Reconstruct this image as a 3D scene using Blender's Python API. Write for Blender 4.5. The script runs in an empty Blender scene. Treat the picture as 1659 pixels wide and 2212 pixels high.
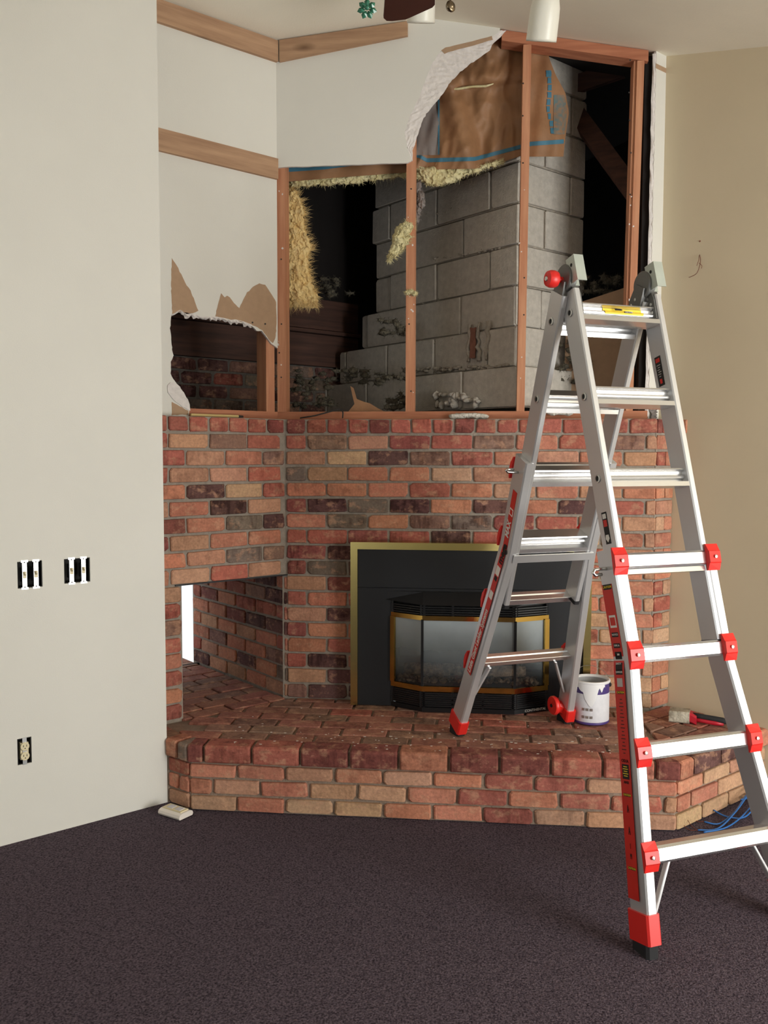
import bpy, bmesh, math, random
import numpy as np
from mathutils import Vector, Matrix, noise
random.seed(7)
sc = bpy.context.scene
COL = sc.collection

# ------------------------------------------------------------------ camera, world, light, exposure
FPX, EYE, DIST = 1900.0, 1.5, 4.28
PITCH, YAW, ROLL = math.radians(3.64), math.radians(5.86), math.radians(.12)
CAM = np.array([0, -DIST, EYE])
FW = np.array([-math.sin(YAW)*math.cos(PITCH), math.cos(YAW)*math.cos(PITCH), -math.sin(PITCH)])
RT = np.array([math.cos(YAW), math.sin(YAW), 0]); UP = np.cross(RT, FW)
RT, UP = RT*math.cos(ROLL)+UP*math.sin(ROLL), UP*math.cos(ROLL)-RT*math.sin(ROLL)
cd = bpy.data.cameras.new('camera'); cam = bpy.data.objects.new('camera', cd); COL.objects.link(cam)
cd.sensor_fit = 'HORIZONTAL'; cd.sensor_width = 36; cd.lens = 36*FPX/1659; cd.clip_start = .05
cam.matrix_world = Matrix(((RT[0], UP[0], -FW[0], CAM[0]), (RT[1], UP[1], -FW[1], CAM[1]), (RT[2], UP[2], -FW[2], CAM[2]), (0, 0, 0, 1)))
sc.camera = cam
sc.view_settings.view_transform = 'Standard'; sc.view_settings.look = 'None'
sc.view_settings.gamma = 1; sc.view_settings.use_curve_mapping = False
sc.view_settings.exposure = 0.0
sc.cycles.use_denoising = True
sc.cycles.max_bounces = 10; sc.cycles.diffuse_bounces = 5; sc.cycles.glossy_bounces = 5
sc.cycles.sample_clamp_indirect = 8
w = bpy.data.worlds.new('sky'); sc.world = w; w.use_nodes = True
bg = w.node_tree.nodes['Background']; bg.inputs[0].default_value = (.93, .97, 1, 1); bg.inputs[1].default_value = 1.15

S2 = math.sqrt(.5)
E1 = np.array([S2, S2, 0]); E2 = np.array([S2, -S2, 0]); EX = np.array([1., 0, 0]); EY = np.array([0, 1., 0]); EZ = np.array([0, 0, 1.])
def PQ(p, q, z=0): return E1*p + E2*q + EZ*z          # room axes: p along the left wall, q away from it
def area(name, c, n, sx, sy, power, col):
    l = bpy.data.lights.new(name, 'AREA'); l.shape = 'RECTANGLE'; l.size = sx; l.size_y = sy; l.energy = power; l.color = col
    o = bpy.data.objects.new(name, l); COL.objects.link(o); o.location = c
    o.rotation_euler = Vector(n).to_track_quat('-Z', 'Y').to_euler(); return o
QMAX, PMIN, PW = 5.2, -5.6, 1.06*S2
area('daylight_patio_door', PQ(-.16, QMAX+.14, 1.04), -E2, 1.74, 1.98, 182, (1, 1, .965))
area('fill_light_rear', PQ(PMIN-.14, 2.6, 1.45), E1, 1.7, 1.3, 18, (.92, .97, 1))  # weak fill and reflection lamp, added behind the camera

# ------------------------------------------------------------------ helpers
def ray(u, v): return FW + (u-829.5)/FPX*RT - (v-1106)/FPX*UP
def onp(u, v, n, d):                                    # where the sight line of a photo point meets the plane n.x = d
    r = ray(u, v); t = (d-CAM@n)/(r@n); return CAM+t*r
def onY(u, v, y): return onp(u, v, EY, y)
def onZ(u, v, z): return onp(u, v, EZ, z)
def onQ(u, v, q): return onp(u, v, E2, q)
def onP(u, v, p): return onp(u, v, E1, p)

def lin(c):
    return tuple(((x/255)/12.92 if x/255 <= .04045 else ((x/255+.055)/1.055)**2.4) for x in c)
MATS = {}
def mat(name, col, rough=.6, metal=0, bump=0, bscale=60, var=0, vscale=8, spec=None, detail=4, dist=.004, stretch=None, col2=None):
    m = bpy.data.materials.new(name); m.use_nodes = True; nt = m.node_tree; b = nt.nodes['Principled BSDF']
    c = lin(col); b.inputs['Base Color'].default_value = (*c, 1); b.inputs['Roughness'].default_value = rough; b.inputs['Metallic'].default_value = metal
    if spec is not None: b.inputs['Specular IOR Level'].default_value = spec
    tc = nt.nodes.new('ShaderNodeTexCoord'); src = tc.outputs['Object']
    if stretch:
        mp = nt.nodes.new('ShaderNodeMapping'); mp.inputs['Scale'].default_value = stretch; nt.links.new(src, mp.inputs[0]); src = mp.outputs[0]
    if var or col2:
        n = nt.nodes.new('ShaderNodeTexNoise'); n.inputs['Scale'].default_value = vscale; n.inputs['Detail'].default_value = detail; n.inputs['Roughness'].default_value = .6
        nt.links.new(src, n.inputs['Vector'])
        r = nt.nodes.new('ShaderNodeValToRGB'); nt.links.new(n.outputs[0], r.inputs[0])
        r.color_ramp.elements[0].position = .32; r.color_ramp.elements[1].position = .68
        if col2: a_, b_ = lin(col2), c
        else: a_, b_ = tuple(x*(1-var) for x in c), tuple(min(1, x*(1+var)) for x in c)
        r.color_ramp.elements[0].color = (*a_, 1); r.color_ramp.elements[1].color = (*b_, 1)
        nt.links.new(r.outputs[0], b.inputs['Base Color'])
    if bump:
        n2 = nt.nodes.new('ShaderNodeTexNoise'); n2.inputs['Scale'].default_value = bscale; n2.inputs['Detail'].default_value = 5
        nt.links.new(src, n2.inputs['Vector'])
        bp = nt.nodes.new('ShaderNodeBump'); bp.inputs['Strength'].default_value = bump; bp.inputs['Distance'].default_value = dist
        nt.links.new(n2.outputs[0], bp.inputs['Height']); nt.links.new(bp.outputs[0], b.inputs['Normal'])
    MATS[name] = m; return m

def wood(name, col, dark, axis=2, rough=.75):
    s = [22, 22, 22]; s[axis] = 1.6
    m = mat(name, col, rough, bump=.25, bscale=3, dist=.002, stretch=tuple(s), col2=dark, vscale=1.6)
    nt = m.node_tree; b = nt.nodes['Principled BSDF']; lk = b.inputs['Base Color'].links[0]; base = lk.from_socket
    tc = nt.nodes.new('ShaderNodeTexCoord'); mp = nt.nodes.new('ShaderNodeMapping'); s2 = [14, 14, 14]; s2[axis] = 5
    mp.inputs['Scale'].default_value = s2; nt.links.new(tc.outputs['Object'], mp.inputs[0])
    oi = nt.nodes.new('ShaderNodeObjectInfo'); cm = nt.nodes.new('ShaderNodeVectorMath'); cm.operation = 'MULTIPLY_ADD'
    nt.links.new(oi.outputs['Random'], cm.inputs[0]); cm.inputs[1].default_value = (31, 17, 23); nt.links.new(mp.outputs[0], cm.inputs[2])
    v = nt.nodes.new('ShaderNodeTexVoronoi'); v.inputs['Scale'].default_value = .42; nt.links.new(cm.outputs[0], v.inputs['Vector'])
    r = nt.nodes.new('ShaderNodeValToRGB'); r.color_ramp.elements[0].position = .03; r.color_ramp.elements[1].position = .14
    r.color_ramp.elements[0].color = (.45, .4, .36, 1); r.color_ramp.elements[1].color = (1, 1, 1, 1); nt.links.new(v.outputs['Distance'], r.inputs[0])
    mx = nt.nodes.new('ShaderNodeMix'); mx.data_type = 'RGBA'; mx.blend_type = 'MULTIPLY'; mx.inputs[0].default_value = 1
    nt.links.new(base, mx.inputs[6]); nt.links.new(r.outputs[0], mx.inputs[7]); nt.links.new(mx.outputs[2], b.inputs['Base Color'])
    return m

def brick_material(name='fired_clay_brick', stain=.5):
    m = bpy.data.materials.new(name); m.use_nodes = True; nt = m.node_tree; b = nt.nodes['Principled BSDF']; N = nt.nodes.new; L = nt.links.new
    b.inputs['Roughness'].default_value = .9; b.inputs['Specular IOR Level'].default_value = .25
    tc = N('ShaderNodeTexCoord'); oi = N('ShaderNodeObjectInfo'); ma = N('ShaderNodeVectorMath'); ma.operation = 'MULTIPLY_ADD'
    L(oi.outputs['Random'], ma.inputs[0]); ma.inputs[1].default_value = (37, 91, 53); L(tc.outputs['Object'], ma.inputs[2])
    def nz(scale, det, st=None):
        n = N('ShaderNodeTexNoise'); n.inputs['Scale'].default_value = scale; n.inputs['Detail'].default_value = det; n.inputs['Roughness'].default_value = .65
        if st:
            mp = N('ShaderNodeMapping'); mp.inputs['Scale'].default_value = st; L(ma.outputs[0], mp.inputs[0]); L(mp.outputs[0], n.inputs['Vector'])
        else: L(ma.outputs[0], n.inputs['Vector'])
        return n
    def ramp(n, p0, p1, c0=(0, 0, 0, 1), c1=(1, 1, 1, 1)):
        r = N('ShaderNodeValToRGB'); r.color_ramp.elements[0].position = p0; r.color_ramp.elements[1].position = p1
        r.color_ramp.elements[0].color = c0; r.color_ramp.elements[1].color = c1; L(n.outputs[0], r.inputs[0]); return r
    def mix(a, c, fac, mode='MIX'):
        x = N('ShaderNodeMix'); x.data_type = 'RGBA'; x.blend_type = mode
        if isinstance(fac, (int, float)): x.inputs[0].default_value = fac
        else: L(fac, x.inputs[0])
        for s, i in ((a, 6), (c, 7)):
            if isinstance(s, tuple): x.inputs[i].default_value = s
            else: L(s, x.inputs[i])
        return x.outputs[2]
    big = ramp(nz(11, 4, (1, 1, 1.5)), .42, .56); tan = ramp(nz(17, 5, (1, 1, 1.4)), .52, .62); fine = ramp(nz(90, 3), .3, .7, (.78, .78, .78, 1), (1.12, 1.12, 1.12, 1))
    streak = ramp(nz(30, 3, (1.3, 1, .18)), .42, .6)
    c = mix(oi.outputs['Color'], (*lin((190, 128, 96)), 1), 0.0)
    mul = N('ShaderNodeMath'); mul.operation = 'MULTIPLY'; L(tan.outputs[0], mul.inputs[0]); mul.inputs[1].default_value = .5
    c = mix(c, (*lin((206, 160, 130)), 1), mul.outputs[0])
    dk = mix(c, (.42, .36, .36, 1), 1.0, 'MULTIPLY')
    m1 = N('ShaderNodeMath'); m1.operation = 'MULTIPLY'; L(big.outputs[0], m1.inputs[0]); L(oi.outputs['Alpha'], m1.inputs[1])
    m2 = N('ShaderNodeMath'); m2.operation = 'MULTIPLY'; L(m1.outputs[0], m2.inputs[0]); L(streak.outputs[0], m2.inputs[1])
    m3 = N('ShaderNodeMath'); m3.operation = 'MULTIPLY_ADD'; L(m1.outputs[0], m3.inputs[0]); m3.inputs[1].default_value = .5; L(m2.outputs[0], m3.inputs[2]); m3.use_clamp = True
    c = mix(c, dk, m3.outputs[0]); c = mix(c, fine.outputs[0], 1.0, 'MULTIPLY')
    L(c, b.inputs['Base Color'])
    bn = nz(55, 6); bp = N('ShaderNodeBump'); bp.inputs['Strength'].default_value = .75; bp.inputs['Distance'].default_value = .005
    L(bn.outputs[0], bp.inputs['Height']); L(bp.outputs[0], b.inputs['Normal']); MATS[name] = m; return m

def tag(o, label=None, cat=None, group=None, kind=None):
    if label: o['label'] = label
    if cat: o['category'] = cat
    if group: o['group'] = group
    if kind: o['kind'] = kind
    return o
def setpar(o, parent):
    if parent is not None:
        o.parent = parent; o.matrix_parent_inverse = parent.matrix_basis.inverted()
def thing(name, loc, label, cat, group=None, kind=None):
    o = bpy.data.objects.new(name, None); COL.objects.link(o); o.location = loc; o.empty_display_size = .05
    return tag(o, label, cat, group, kind)
def mk(name, V, F, m, parent=None, smooth=False, origin=None, rotz=0, mi=None, extra=None, color=None):
    V = np.array(V, float)
    o0 = np.array(origin if origin is not None else (V.min(0)+V.max(0))/2, float)
    c, s = math.cos(-rotz), math.sin(-rotz); L = V-o0
    L = np.stack([L[:, 0]*c-L[:, 1]*s, L[:, 0]*s+L[:, 1]*c, L[:, 2]], 1)
    me = bpy.data.meshes.new(name); me.from_pydata(L.tolist(), [], F)
    bm = bmesh.new(); bm.from_mesh(me); bmesh.ops.recalc_face_normals(bm, faces=bm.faces); bm.to_mesh(me); bm.free()
    me.materials.append(MATS[m] if isinstance(m, str) else m)
    for e in (extra or []): me.materials.append(MATS[e])
    if mi:
        for p in me.polygons: p.material_index = mi[p.index]
    if smooth:
        for p in me.polygons: p.use_smooth = True
    o = bpy.data.objects.new(name, me); COL.objects.link(o); o.location = o0; o.rotation_euler = (0, 0, rotz)
    if color: o.color = color
    setpar(o, parent); return o
class MB:
    def __init__(s): s.V = []; s.F = []; s.M = []
    def add(s, V, F, m=0):
        n = len(s.V); s.V += [tuple(map(float, v)) for v in V]; s.F += [tuple(i+n for i in f) for f in F]; s.M += [m]*len(F); return s
    def box(s, c, sx, sy, sz, ax=(EX, EY, EZ), m=0):
        c = np.array(c, float); V = [c+ax[0]*(sx/2*i)+ax[1]*(sy/2*j)+ax[2]*(sz/2*k) for i in (-1, 1) for j in (-1, 1) for k in (-1, 1)]
        return s.add(V, [(0, 1, 3, 2), (4, 6, 7, 5), (0, 4, 5, 1), (2, 3, 7, 6), (0, 2, 6, 4), (1, 5, 7, 3)], m)
    def bbox(s, lo, hi, m=0):
        lo, hi = np.array(lo, float), np.array(hi, float); d = hi-lo; return s.box((lo+hi)/2, d[0], d[1], d[2], m=m)
    def prism(s, P, off, m=0, side=None):
        P = [np.array(p, float) for p in P]; n = len(P); off = np.array(off, float)
        s.add(P+[p+off for p in P], [tuple(range(n)), tuple(range(2*n-1, n-1, -1))], m)
        b = len(s.V)-2*n
        for i in range(n):
            s.F.append((b+i, b+(i+1) % n, b+n+(i+1) % n, b+n+i)); s.M.append(m if side is None else side)
        return s
    def tube(s, path, r, n=8, m=0, cap=True):
        path = [np.array(p, float) for p in path]; R = r if hasattr(r, '__len__') else [r]*len(path); rings = []; ref = None
        for i, p in enumerate(path):
            t = path[min(i+1, len(path)-1)]-path[max(i-1, 0)]; t = t/(np.linalg.norm(t)+1e-12)
            if ref is None: ref = np.cross(t, EZ if abs(t[2]) < .9 else EX)
            a = ref-t*(ref@t); a /= np.linalg.norm(a)+1e-12; ref = a; b = np.cross(t, a)
            rings.append([p+R[i]*(a*math.cos(2*math.pi*k/n)+b*math.sin(2*math.pi*k/n)) for k in range(n)])
        V = [v for g in rings for v in g]; F = []
        for i in range(len(path)-1):
            for k in range(n): F.append((i*n+k, i*n+(k+1) % n, (i+1)*n+(k+1) % n, (i+1)*n+k))
        if cap: F += [tuple(range(n)), tuple(range(len(V)-1, len(V)-1-n, -1))]
        return s.add(V, F, m)
    def lathe(s, c, ax, prof, n=24, m=0, cap=True):
        c = np.array(c, float); ax = np.array(ax, float); ax /= np.linalg.norm(ax)
        a = np.cross(ax, EX if abs(ax[0]) < .8 else EY); a /= np.linalg.norm(a); b = np.cross(ax, a); V = []; F = []
        for r, h in prof: V += [c+ax*h+r*(a*math.cos(2*math.pi*k/n)+b*math.sin(2*math.pi*k/n)) for k in range(n)]
        for i in range(len(prof)-1):
            for k in range(n): F.append((i*n+k, i*n+(k+1) % n, (i+1)*n+(k+1) % n, (i+1)*n+k))
        if cap and prof[0][0] > 1e-6: F.append(tuple(range(n)))
        if cap and prof[-1][0] > 1e-6: F.append(tuple(range(len(V)-1, len(V)-1-n, -1)))
        return s.add(V, F, m)
    def sweep(s, path, ax1, ax2, sec, m=0):               # constant section (a,b) along path
        n = len(sec); V = []
        for p in path: V += [np.array(p)+ax1*a+ax2*b for a, b in sec]
        F = [tuple(range(n)), tuple(range(len(V)-1, len(V)-1-n, -1))]
        for i in range(len(path)-1):
            for k in range(n): F.append((i*n+k, i*n+(k+1) % n, (i+1)*n+(k+1) % n, (i+1)*n+k))
        return s.add(V, F, m)
    def build(s, name, m, parent=None, smooth=False, origin=None, rotz=0, color=None):
        ms = m if isinstance(m, (list, tuple)) else [m]
        return mk(name, s.V, s.F, ms[0], parent, smooth, origin, rotz, s.M if len(ms) > 1 else None, ms[1:], color)
def chbox(a, b, c):                                        # chamfered rectangle section
    a /= 2; b /= 2
    return [(-a+c, -b), (a-c, -b), (a, -b+c), (a, b-c), (a-c, b), (-a+c, b), (-a, b-c), (-a, -b+c)]
def shade_auto(o, ang=40):
    me = o.data
    for p in me.polygons: p.use_smooth = True
    try: me.set_sharp_from_angle(angle=math.radians(ang))
    except Exception: pass
    return o
def text(body, size, origin, ax, ay, m, parent, name='lettering', thick=.0004, align='LEFT', sx=1, bold=0):
    cu = bpy.data.curves.new(name, 'FONT'); cu.body = body; cu.size = size; cu.extrude = thick; cu.align_x = align; cu.align_y = 'CENTER'; cu.offset = bold; cu.resolution_u = 3
    ob = bpy.data.objects.new(name, cu); COL.objects.link(ob)
    dg = bpy.context.evaluated_depsgraph_get(); me = bpy.data.meshes.new_from_object(ob.evaluated_get(dg)); bpy.data.objects.remove(ob)
    me.name = name; me.materials.clear(); me.materials.append(MATS[m])
    o = bpy.data.objects.new(name, me); COL.objects.link(o); az = np.cross(ax, ay)
    o.matrix_basis = Matrix(((ax[0]*sx, ay[0], az[0], origin[0]), (ax[1]*sx, ay[1], az[1], origin[1]), (ax[2]*sx, ay[2], az[2], origin[2]), (0, 0, 0, 1)))
    setpar(o, parent); return o
def jag(P, amp, step=.012, closed=False, seed=0, n=None):   # roughen a 3-D polyline inside its plane (axes n = list of two directions)
    rnd = random.Random(seed); out = []; N = len(P)
    for i in range(N if closed else N-1):
        a, b = np.array(P[i]), np.array(P[(i+1) % N]); L = np.linalg.norm(b-a); k = max(1, int(L/step))
        for j in range(k):
            q = a+(b-a)*j/k
            if j or i: q = q+sum(ax*rnd.uniform(-amp, amp) for ax in n)
            out.append(q)
    if not closed: out.append(np.array(P[-1]))
    return out

# ------------------------------------------------------------------ materials
mat('wall_paint', (225, 223, 215), .75, bump=.12, bscale=180, dist=.002, var=.02, vscale=2)
mat('right_wall_dimmed', (220, 206, 178), .75, bump=.12, bscale=180, dist=.002, var=.02, vscale=2)  # cream paint darkened and warmed, the wall's weaker light put into colour
mat('ceiling_paint', (242, 236, 220), .85, bump=.2, bscale=120, dist=.003, var=.02, vscale=3)
mat('gypsum', (226, 220, 216), .95, bump=.8, bscale=45, dist=.006, var=.08, vscale=40)
mat('kraft_board', (176, 146, 118), .9, bump=.1, bscale=200, var=.05, vscale=30)
mat('drywall_back', (150, 132, 108), .9, var=.08, vscale=6)
mat('mortar', (152, 142, 130), .95, bump=.9, bscale=70, dist=.006, var=.14, vscale=25)
mat('hearth_mortar', (146, 128, 112), .95, bump=.9, bscale=70, dist=.006, var=.16, vscale=20)
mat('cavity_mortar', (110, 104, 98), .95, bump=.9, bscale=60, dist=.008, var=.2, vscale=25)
mat('carpet', (118, 105, 115), .98, bump=1, bscale=190, dist=.012, col2=(54, 46, 54), vscale=150, detail=3, spec=.05)
wood('stud_wood', (208, 152, 116), (184, 122, 90), 2)
wood('plate_wood', (196, 132, 98), (166, 102, 74), 0)
wood('trim_wood', (190, 154, 122), (162, 126, 98), 0)
wood('dark_timber', (92, 60, 48), (64, 42, 34), 0)
mat('hollow_shade', (24, 19, 17), .95, var=.2, vscale=6)  # near-black colour carries the deep shade of the hollow
mat('block', (190, 184, 174), .97, bump=.6, bscale=110, dist=.005, var=.12, vscale=30)
mat('block_mortar', (166, 158, 146), .97, bump=1, bscale=45, dist=.012, var=.15, vscale=30)
mat('debris_wool', (96, 90, 76), 1, bump=1, bscale=120, dist=.02, var=.4, vscale=60)
mat('plaster_lump', (206, 200, 190), .97, bump=1, bscale=70, dist=.01, var=.1, vscale=30)
mat('kraft_paper', (152, 112, 78), .6, bump=.35, bscale=14, dist=.01, var=.14, vscale=9)
mat('foil_grey', (128, 120, 116), .5, bump=.2, bscale=20, var=.1, vscale=9)
mat('print_blotch', (78, 116, 122), .6, col2=(150, 112, 80), vscale=45)
mat('tape_blue', (62, 116, 140), .6, var=.1, vscale=20)
mat('fibreglass', (244, 222, 166), 1, bump=.5, bscale=90, dist=.01, col2=(232, 198, 132), vscale=14)
mat('fibreglass_pale', (226, 218, 176), 1, bump=.5, bscale=90, dist=.01, col2=(204, 190, 138), vscale=14)
mat('black_steel', (27, 28, 31), .5, spec=.4)
mat('black_grille', (18, 19, 21), .35, spec=.5)
mat('firebox_dark', (22, 20, 19), .9)
mat('brass', (214, 178, 96), .14, 1)
mat('brass_satin', (206, 190, 124), .24, 1)
mat('ash', (186, 154, 122), 1, bump=1, bscale=60, dist=.02, col2=(70, 58, 50), vscale=30)
mat('aluminium', (226, 226, 226), .24, .9, stretch=(40, 40, 2), bump=.04, bscale=8, dist=.001)
mat('aluminium_rail', (214, 214, 215), .30, .55, stretch=(40, 40, 2), bump=.03, bscale=8, dist=.001)
mat('cast_grey', (112, 112, 110), .45, .5, bump=.1)
mat('galvanised', (190, 198, 190), .45, .55, var=.06, vscale=12)
mat('red_plastic', (226, 44, 38), .38)
mat('red_sticker', (206, 42, 30), .45, var=.04, vscale=20)
mat('black_rubber', (30, 30, 32), .8)
mat('black_ink', (24, 20, 20), .6)
mat('white_ink', (232, 228, 222), .6)
mat('yellow_sticker', (240, 208, 48), .5)
mat('chrome', (210, 208, 204), .12, 1)
mat('can_white', (232, 232, 234), .4)
mat('can_label', (214, 214, 220), .5, var=.05, vscale=40)
mat('can_purple', (74, 58, 122), .4)
mat('paint_wet', (224, 220, 212), .2)
mat('white_plastic', (234, 226, 218), .4)
mat('ivory_plastic', (226, 214, 178), .4)
mat('zinc', (206, 206, 204), .3, .9)
mat('box_dark', (30, 28, 27), .8)
mat('bristle', (206, 198, 180), .9, bump=.9, bscale=90, dist=.006, col2=(120, 110, 92), vscale=14)
mat('handle_red', (176, 26, 44), .4)
mat('blue_cable', (46, 108, 178), .35)
mat('copper_wire', (120, 60, 44), .5, .4)
mat('fan_blade_brown', (66, 34, 28), .45, var=.12, vscale=10)
mat('fan_metal', (120, 92, 62), .35, .9)
mat('lamp_white', (240, 238, 226), .35)
mat('green_glass', (58, 116, 92), .2, var=.12, vscale=60)
mat('bronze_knob', (112, 98, 78), .25, .9, var=.2, vscale=60)
mat('window_white', (236, 236, 232), .5)
mat('yellow_stick', (216, 190, 130), .7)
mat('dark_wire', (50, 46, 44), .5)
brick_material()
def dust_material():
    m = mat('paint_specks', (222, 214, 204), .9); return m
dust_material()
def glass_material():
    m = bpy.data.materials.new('sooty_glass'); m.use_nodes = True; nt = m.node_tree; N = nt.nodes.new; L = nt.links.new
    out = nt.nodes['Material Output']; b = nt.nodes['Principled BSDF']
    tc = N('ShaderNodeTexCoord'); sx = N('ShaderNodeSeparateXYZ'); L(tc.outputs['Object'], sx.inputs[0])
    n = N('ShaderNodeTexNoise'); n.inputs['Scale'].default_value = 9; n.inputs['Detail'].default_value = 4; L(tc.outputs['Object'], n.inputs['Vector'])
    a = N('ShaderNodeMath'); a.operation = 'MULTIPLY_ADD'; L(n.outputs[0], a.inputs[0]); a.inputs[1].default_value = .07; L(sx.outputs['Z'], a.inputs[2])
    r = N('ShaderNodeValToRGB'); r.color_ramp.elements[0].position = .0; r.color_ramp.elements[1].position = 1
    mr = N('ShaderNodeMapRange'); mr.inputs[1].default_value = -.13; mr.inputs[2].default_value = .2; L(a.outputs[0], mr.inputs[0]); L(mr.outputs[0], r.inputs[0])
    r.color_ramp.elements[0].color = (.04, .04, .04, 1); r.color_ramp.elements[1].color = (.8, .8, .8, 1)
    e = r.color_ramp.elements.new(.35); e.color = (.2, .2, .2, 1)
    e = r.color_ramp.elements.new(.12); e.color = (.03, .03, .03, 1)
    b.inputs['Base Color'].default_value = (*lin((176, 186, 190)), 1); b.inputs['Roughness'].default_value = .9
    tr = N('ShaderNodeBsdfTransparent'); tr.inputs[0].default_value = (.75, .75, .75, 1); mx = N('ShaderNodeMixShader'); L(r.outputs[0], mx.inputs[0]); L(tr.outputs[0], mx.inputs[1]); L(b.outputs[0], mx.inputs[2])
    gl = N('ShaderNodeBsdfGlossy'); gl.inputs['Roughness'].default_value = .04; fr = N('ShaderNodeFresnel'); fr.inputs[0].default_value = 1.6
    m2 = N('ShaderNodeMixShader'); L(fr.outputs[0], m2.inputs[0]); L(mx.outputs[0], m2.inputs[1]); L(gl.outputs[0], m2.inputs[2]); L(m2.outputs[0], out.inputs[0])
    MATS['sooty_glass'] = m
glass_material()

# ------------------------------------------------------------------ key dimensions
HZ = .285                         # hearth top
CZ = .0777                        # brick course
BT = HZ+18*CZ                     # top of brick face
AX, BX = -.93, .858               # inside corner and outside corner of the brick face (y = 0)
QB = AX*S2                        # brick face of the slanting left part: plane q = QB
QD = -1.075*S2                    # drywall over it
QL = -.642*S2                     # near left wall
PL_END = (-1.311-.669)*S2         # where the near left wall ends
YD = .09                          # drywall plane of the fireplace wall
QR = .73*S2                       # return drywall on the right
QRIDGE = (-.229-.09)*S2
def ceil_z(q): return 3.60-.258*(q-QRIDGE) if q > QRIDGE else 3.60-.135*(QRIDGE-q)
def qof(P): return (P[0]-P[1])*S2
def pof(P): return (P[0]+P[1])*S2

# ------------------------------------------------------------------ setting
b = MB(); b.prism([PQ(PMIN-.1, QL-.1), PQ(PW+.1, QL-.1), PQ(PW+.1, QMAX+.1), PQ(PMIN-.1, QMAX+.1)], (0, 0, -.05))
tag(b.build('floor', 'carpet'), 'dark purple brown carpet covering the room floor', 'carpet', kind='structure')
for nm, q0, q1 in (('ceiling', QRIDGE, QMAX+.12), ('ceiling', QD-.95, QRIDGE)):
    pa, pb = PMIN-.12, (PW+.12 if q0 == QRIDGE else 2.0)
    if q0 == QRIDGE: pb = 2.0
    z0, z1 = (ceil_z(q0), ceil_z(q1))
    b = MB(); b.prism([PQ(pa, q0, z0), PQ(pb, q0, z0), PQ(pb, q1, z1), PQ(pa, q1, z1)], (0, 0, .08))
    tag(b.build(nm, 'ceiling_paint'), 'cream sloping ceiling plane right of the ridge' if q0 == QRIDGE else 'cream sloping ceiling plane left of the ridge', 'ceiling', kind='structure')

def grid_wall(mb, o, ax, t0, t1, z0, z1, off, holes, ztop=None):
    ts = sorted({t0, t1, *[h[0] for h in holes], *[h[1] for h in holes]}); zs = sorted({z0, z1, *[h[2] for h in holes], *[h[3] for h in holes]})
    for i in range(len(ts)-1):
        for j in range(len(zs)-1):
            ct, cz = (ts[i]+ts[i+1])/2, (zs[j]+zs[j+1])/2
            if any(h[0] < ct < h[1] and h[2] < cz < h[3] for h in holes): continue
            top = zs[j+1]
            P = [o+ax*ts[i]+EZ*zs[j], o+ax*ts[i+1]+EZ*zs[j], o+ax*ts[i+1]+EZ*top, o+ax*ts[i]+EZ*top]
            if j == len(zs)-2 and ztop: P[2] = o+ax*ts[i+1]+EZ*ztop(ts[i+1]); P[3] = o+ax*ts[i]+EZ*ztop(ts[i])
            mb.prism(P, off)
# near left wall, with three openings for the electrical boxes
def lbox(u0, v0, u1, v1):
    a, c = onQ(u0, v0, QL), onQ(u1, v1, QL); return (pof(a), pof(c), c[2], a[2])
SW1, SW2, OUT = lbox(37, 1214, 92, 1267), lbox(138, 1208, 195, 1256), lbox(37, 1597, 69, 1647)
b = MB(); grid_wall(b, PQ(0, QL), E1, PMIN-.1, PL_END, 0, ceil_z(QL)+.01, -E2*.11, [SW1, SW2, OUT])
tag(b.build('wall_left', 'wall_paint', rotz=math.pi/4), 'cream painted wall holding the switch boxes', 'wall', kind='structure')
# right wall
b = MB(); b.prism([PQ(PW, QR-.10, 0), PQ(PW, QMAX+.12, 0), PQ(PW, QMAX+.12, ceil_z(QMAX+.12)+.02), PQ(PW, QR-.10, ceil_z(QR-.10)+.02)], E1*.1)
tag(b.build('wall_right', 'right_wall_dimmed', rotz=math.pi/4), 'bare wall beside the ladder, its dimmer light tinted into the cream paint', 'wall', kind='structure')
# wall with the patio door (behind and right of the camera) and wall with a rear window added for fill light
PD = (-1.02, .70, 0.03, 2.05)
b = MB(); grid_wall(b, PQ(0, QMAX), E1, PMIN-.1, PW+.1, 0, ceil_z(QMAX)+.05, E2*.12, [PD])
tag(b.build('wall_front', 'wall_paint', rotz=math.pi/4), 'cream wall with the patio door', 'wall', kind='structure')
RW = (1.75, 3.45, .8, 2.1)
b = MB(); grid_wall(b, PQ(PMIN, 0), E2, QL-.1, QMAX+.1, 0, 2.2, -E1*.12, [RW], ztop=lambda t: ceil_z(t)+.03)
tag(b.build('wall_rear', 'wall_paint'), 'cream wall with the added fill light window', 'wall', kind='structure')
def win(name, o, ax, t0, t1, z0, z1, n, bars):
    b = MB(); fw = .05; ax3 = (ax, n, EZ)
    for t in [t0+fw/2, t1-fw/2]+bars: b.box(o+ax*t+EZ*(z0+z1)/2+n*.05, fw, .06, z1-z0, ax3)
    for z in (z0+fw/2, z1-fw/2): b.box(o+ax*(t0+t1)/2+EZ*z+n*.05, t1-t0, .06, fw, ax3)
    tag(b.build(name, 'window_white'), 'white framed glazed opening with an area lamp as daylight behind', 'window', kind='structure')
win('window_1', PQ(0, QMAX), E1, *PD, E2, [-.16]); win('window_added', PQ(PMIN, 0), E2, *RW, -E1, [2.6])  # second window is added to hold the rear fill lamp

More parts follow.
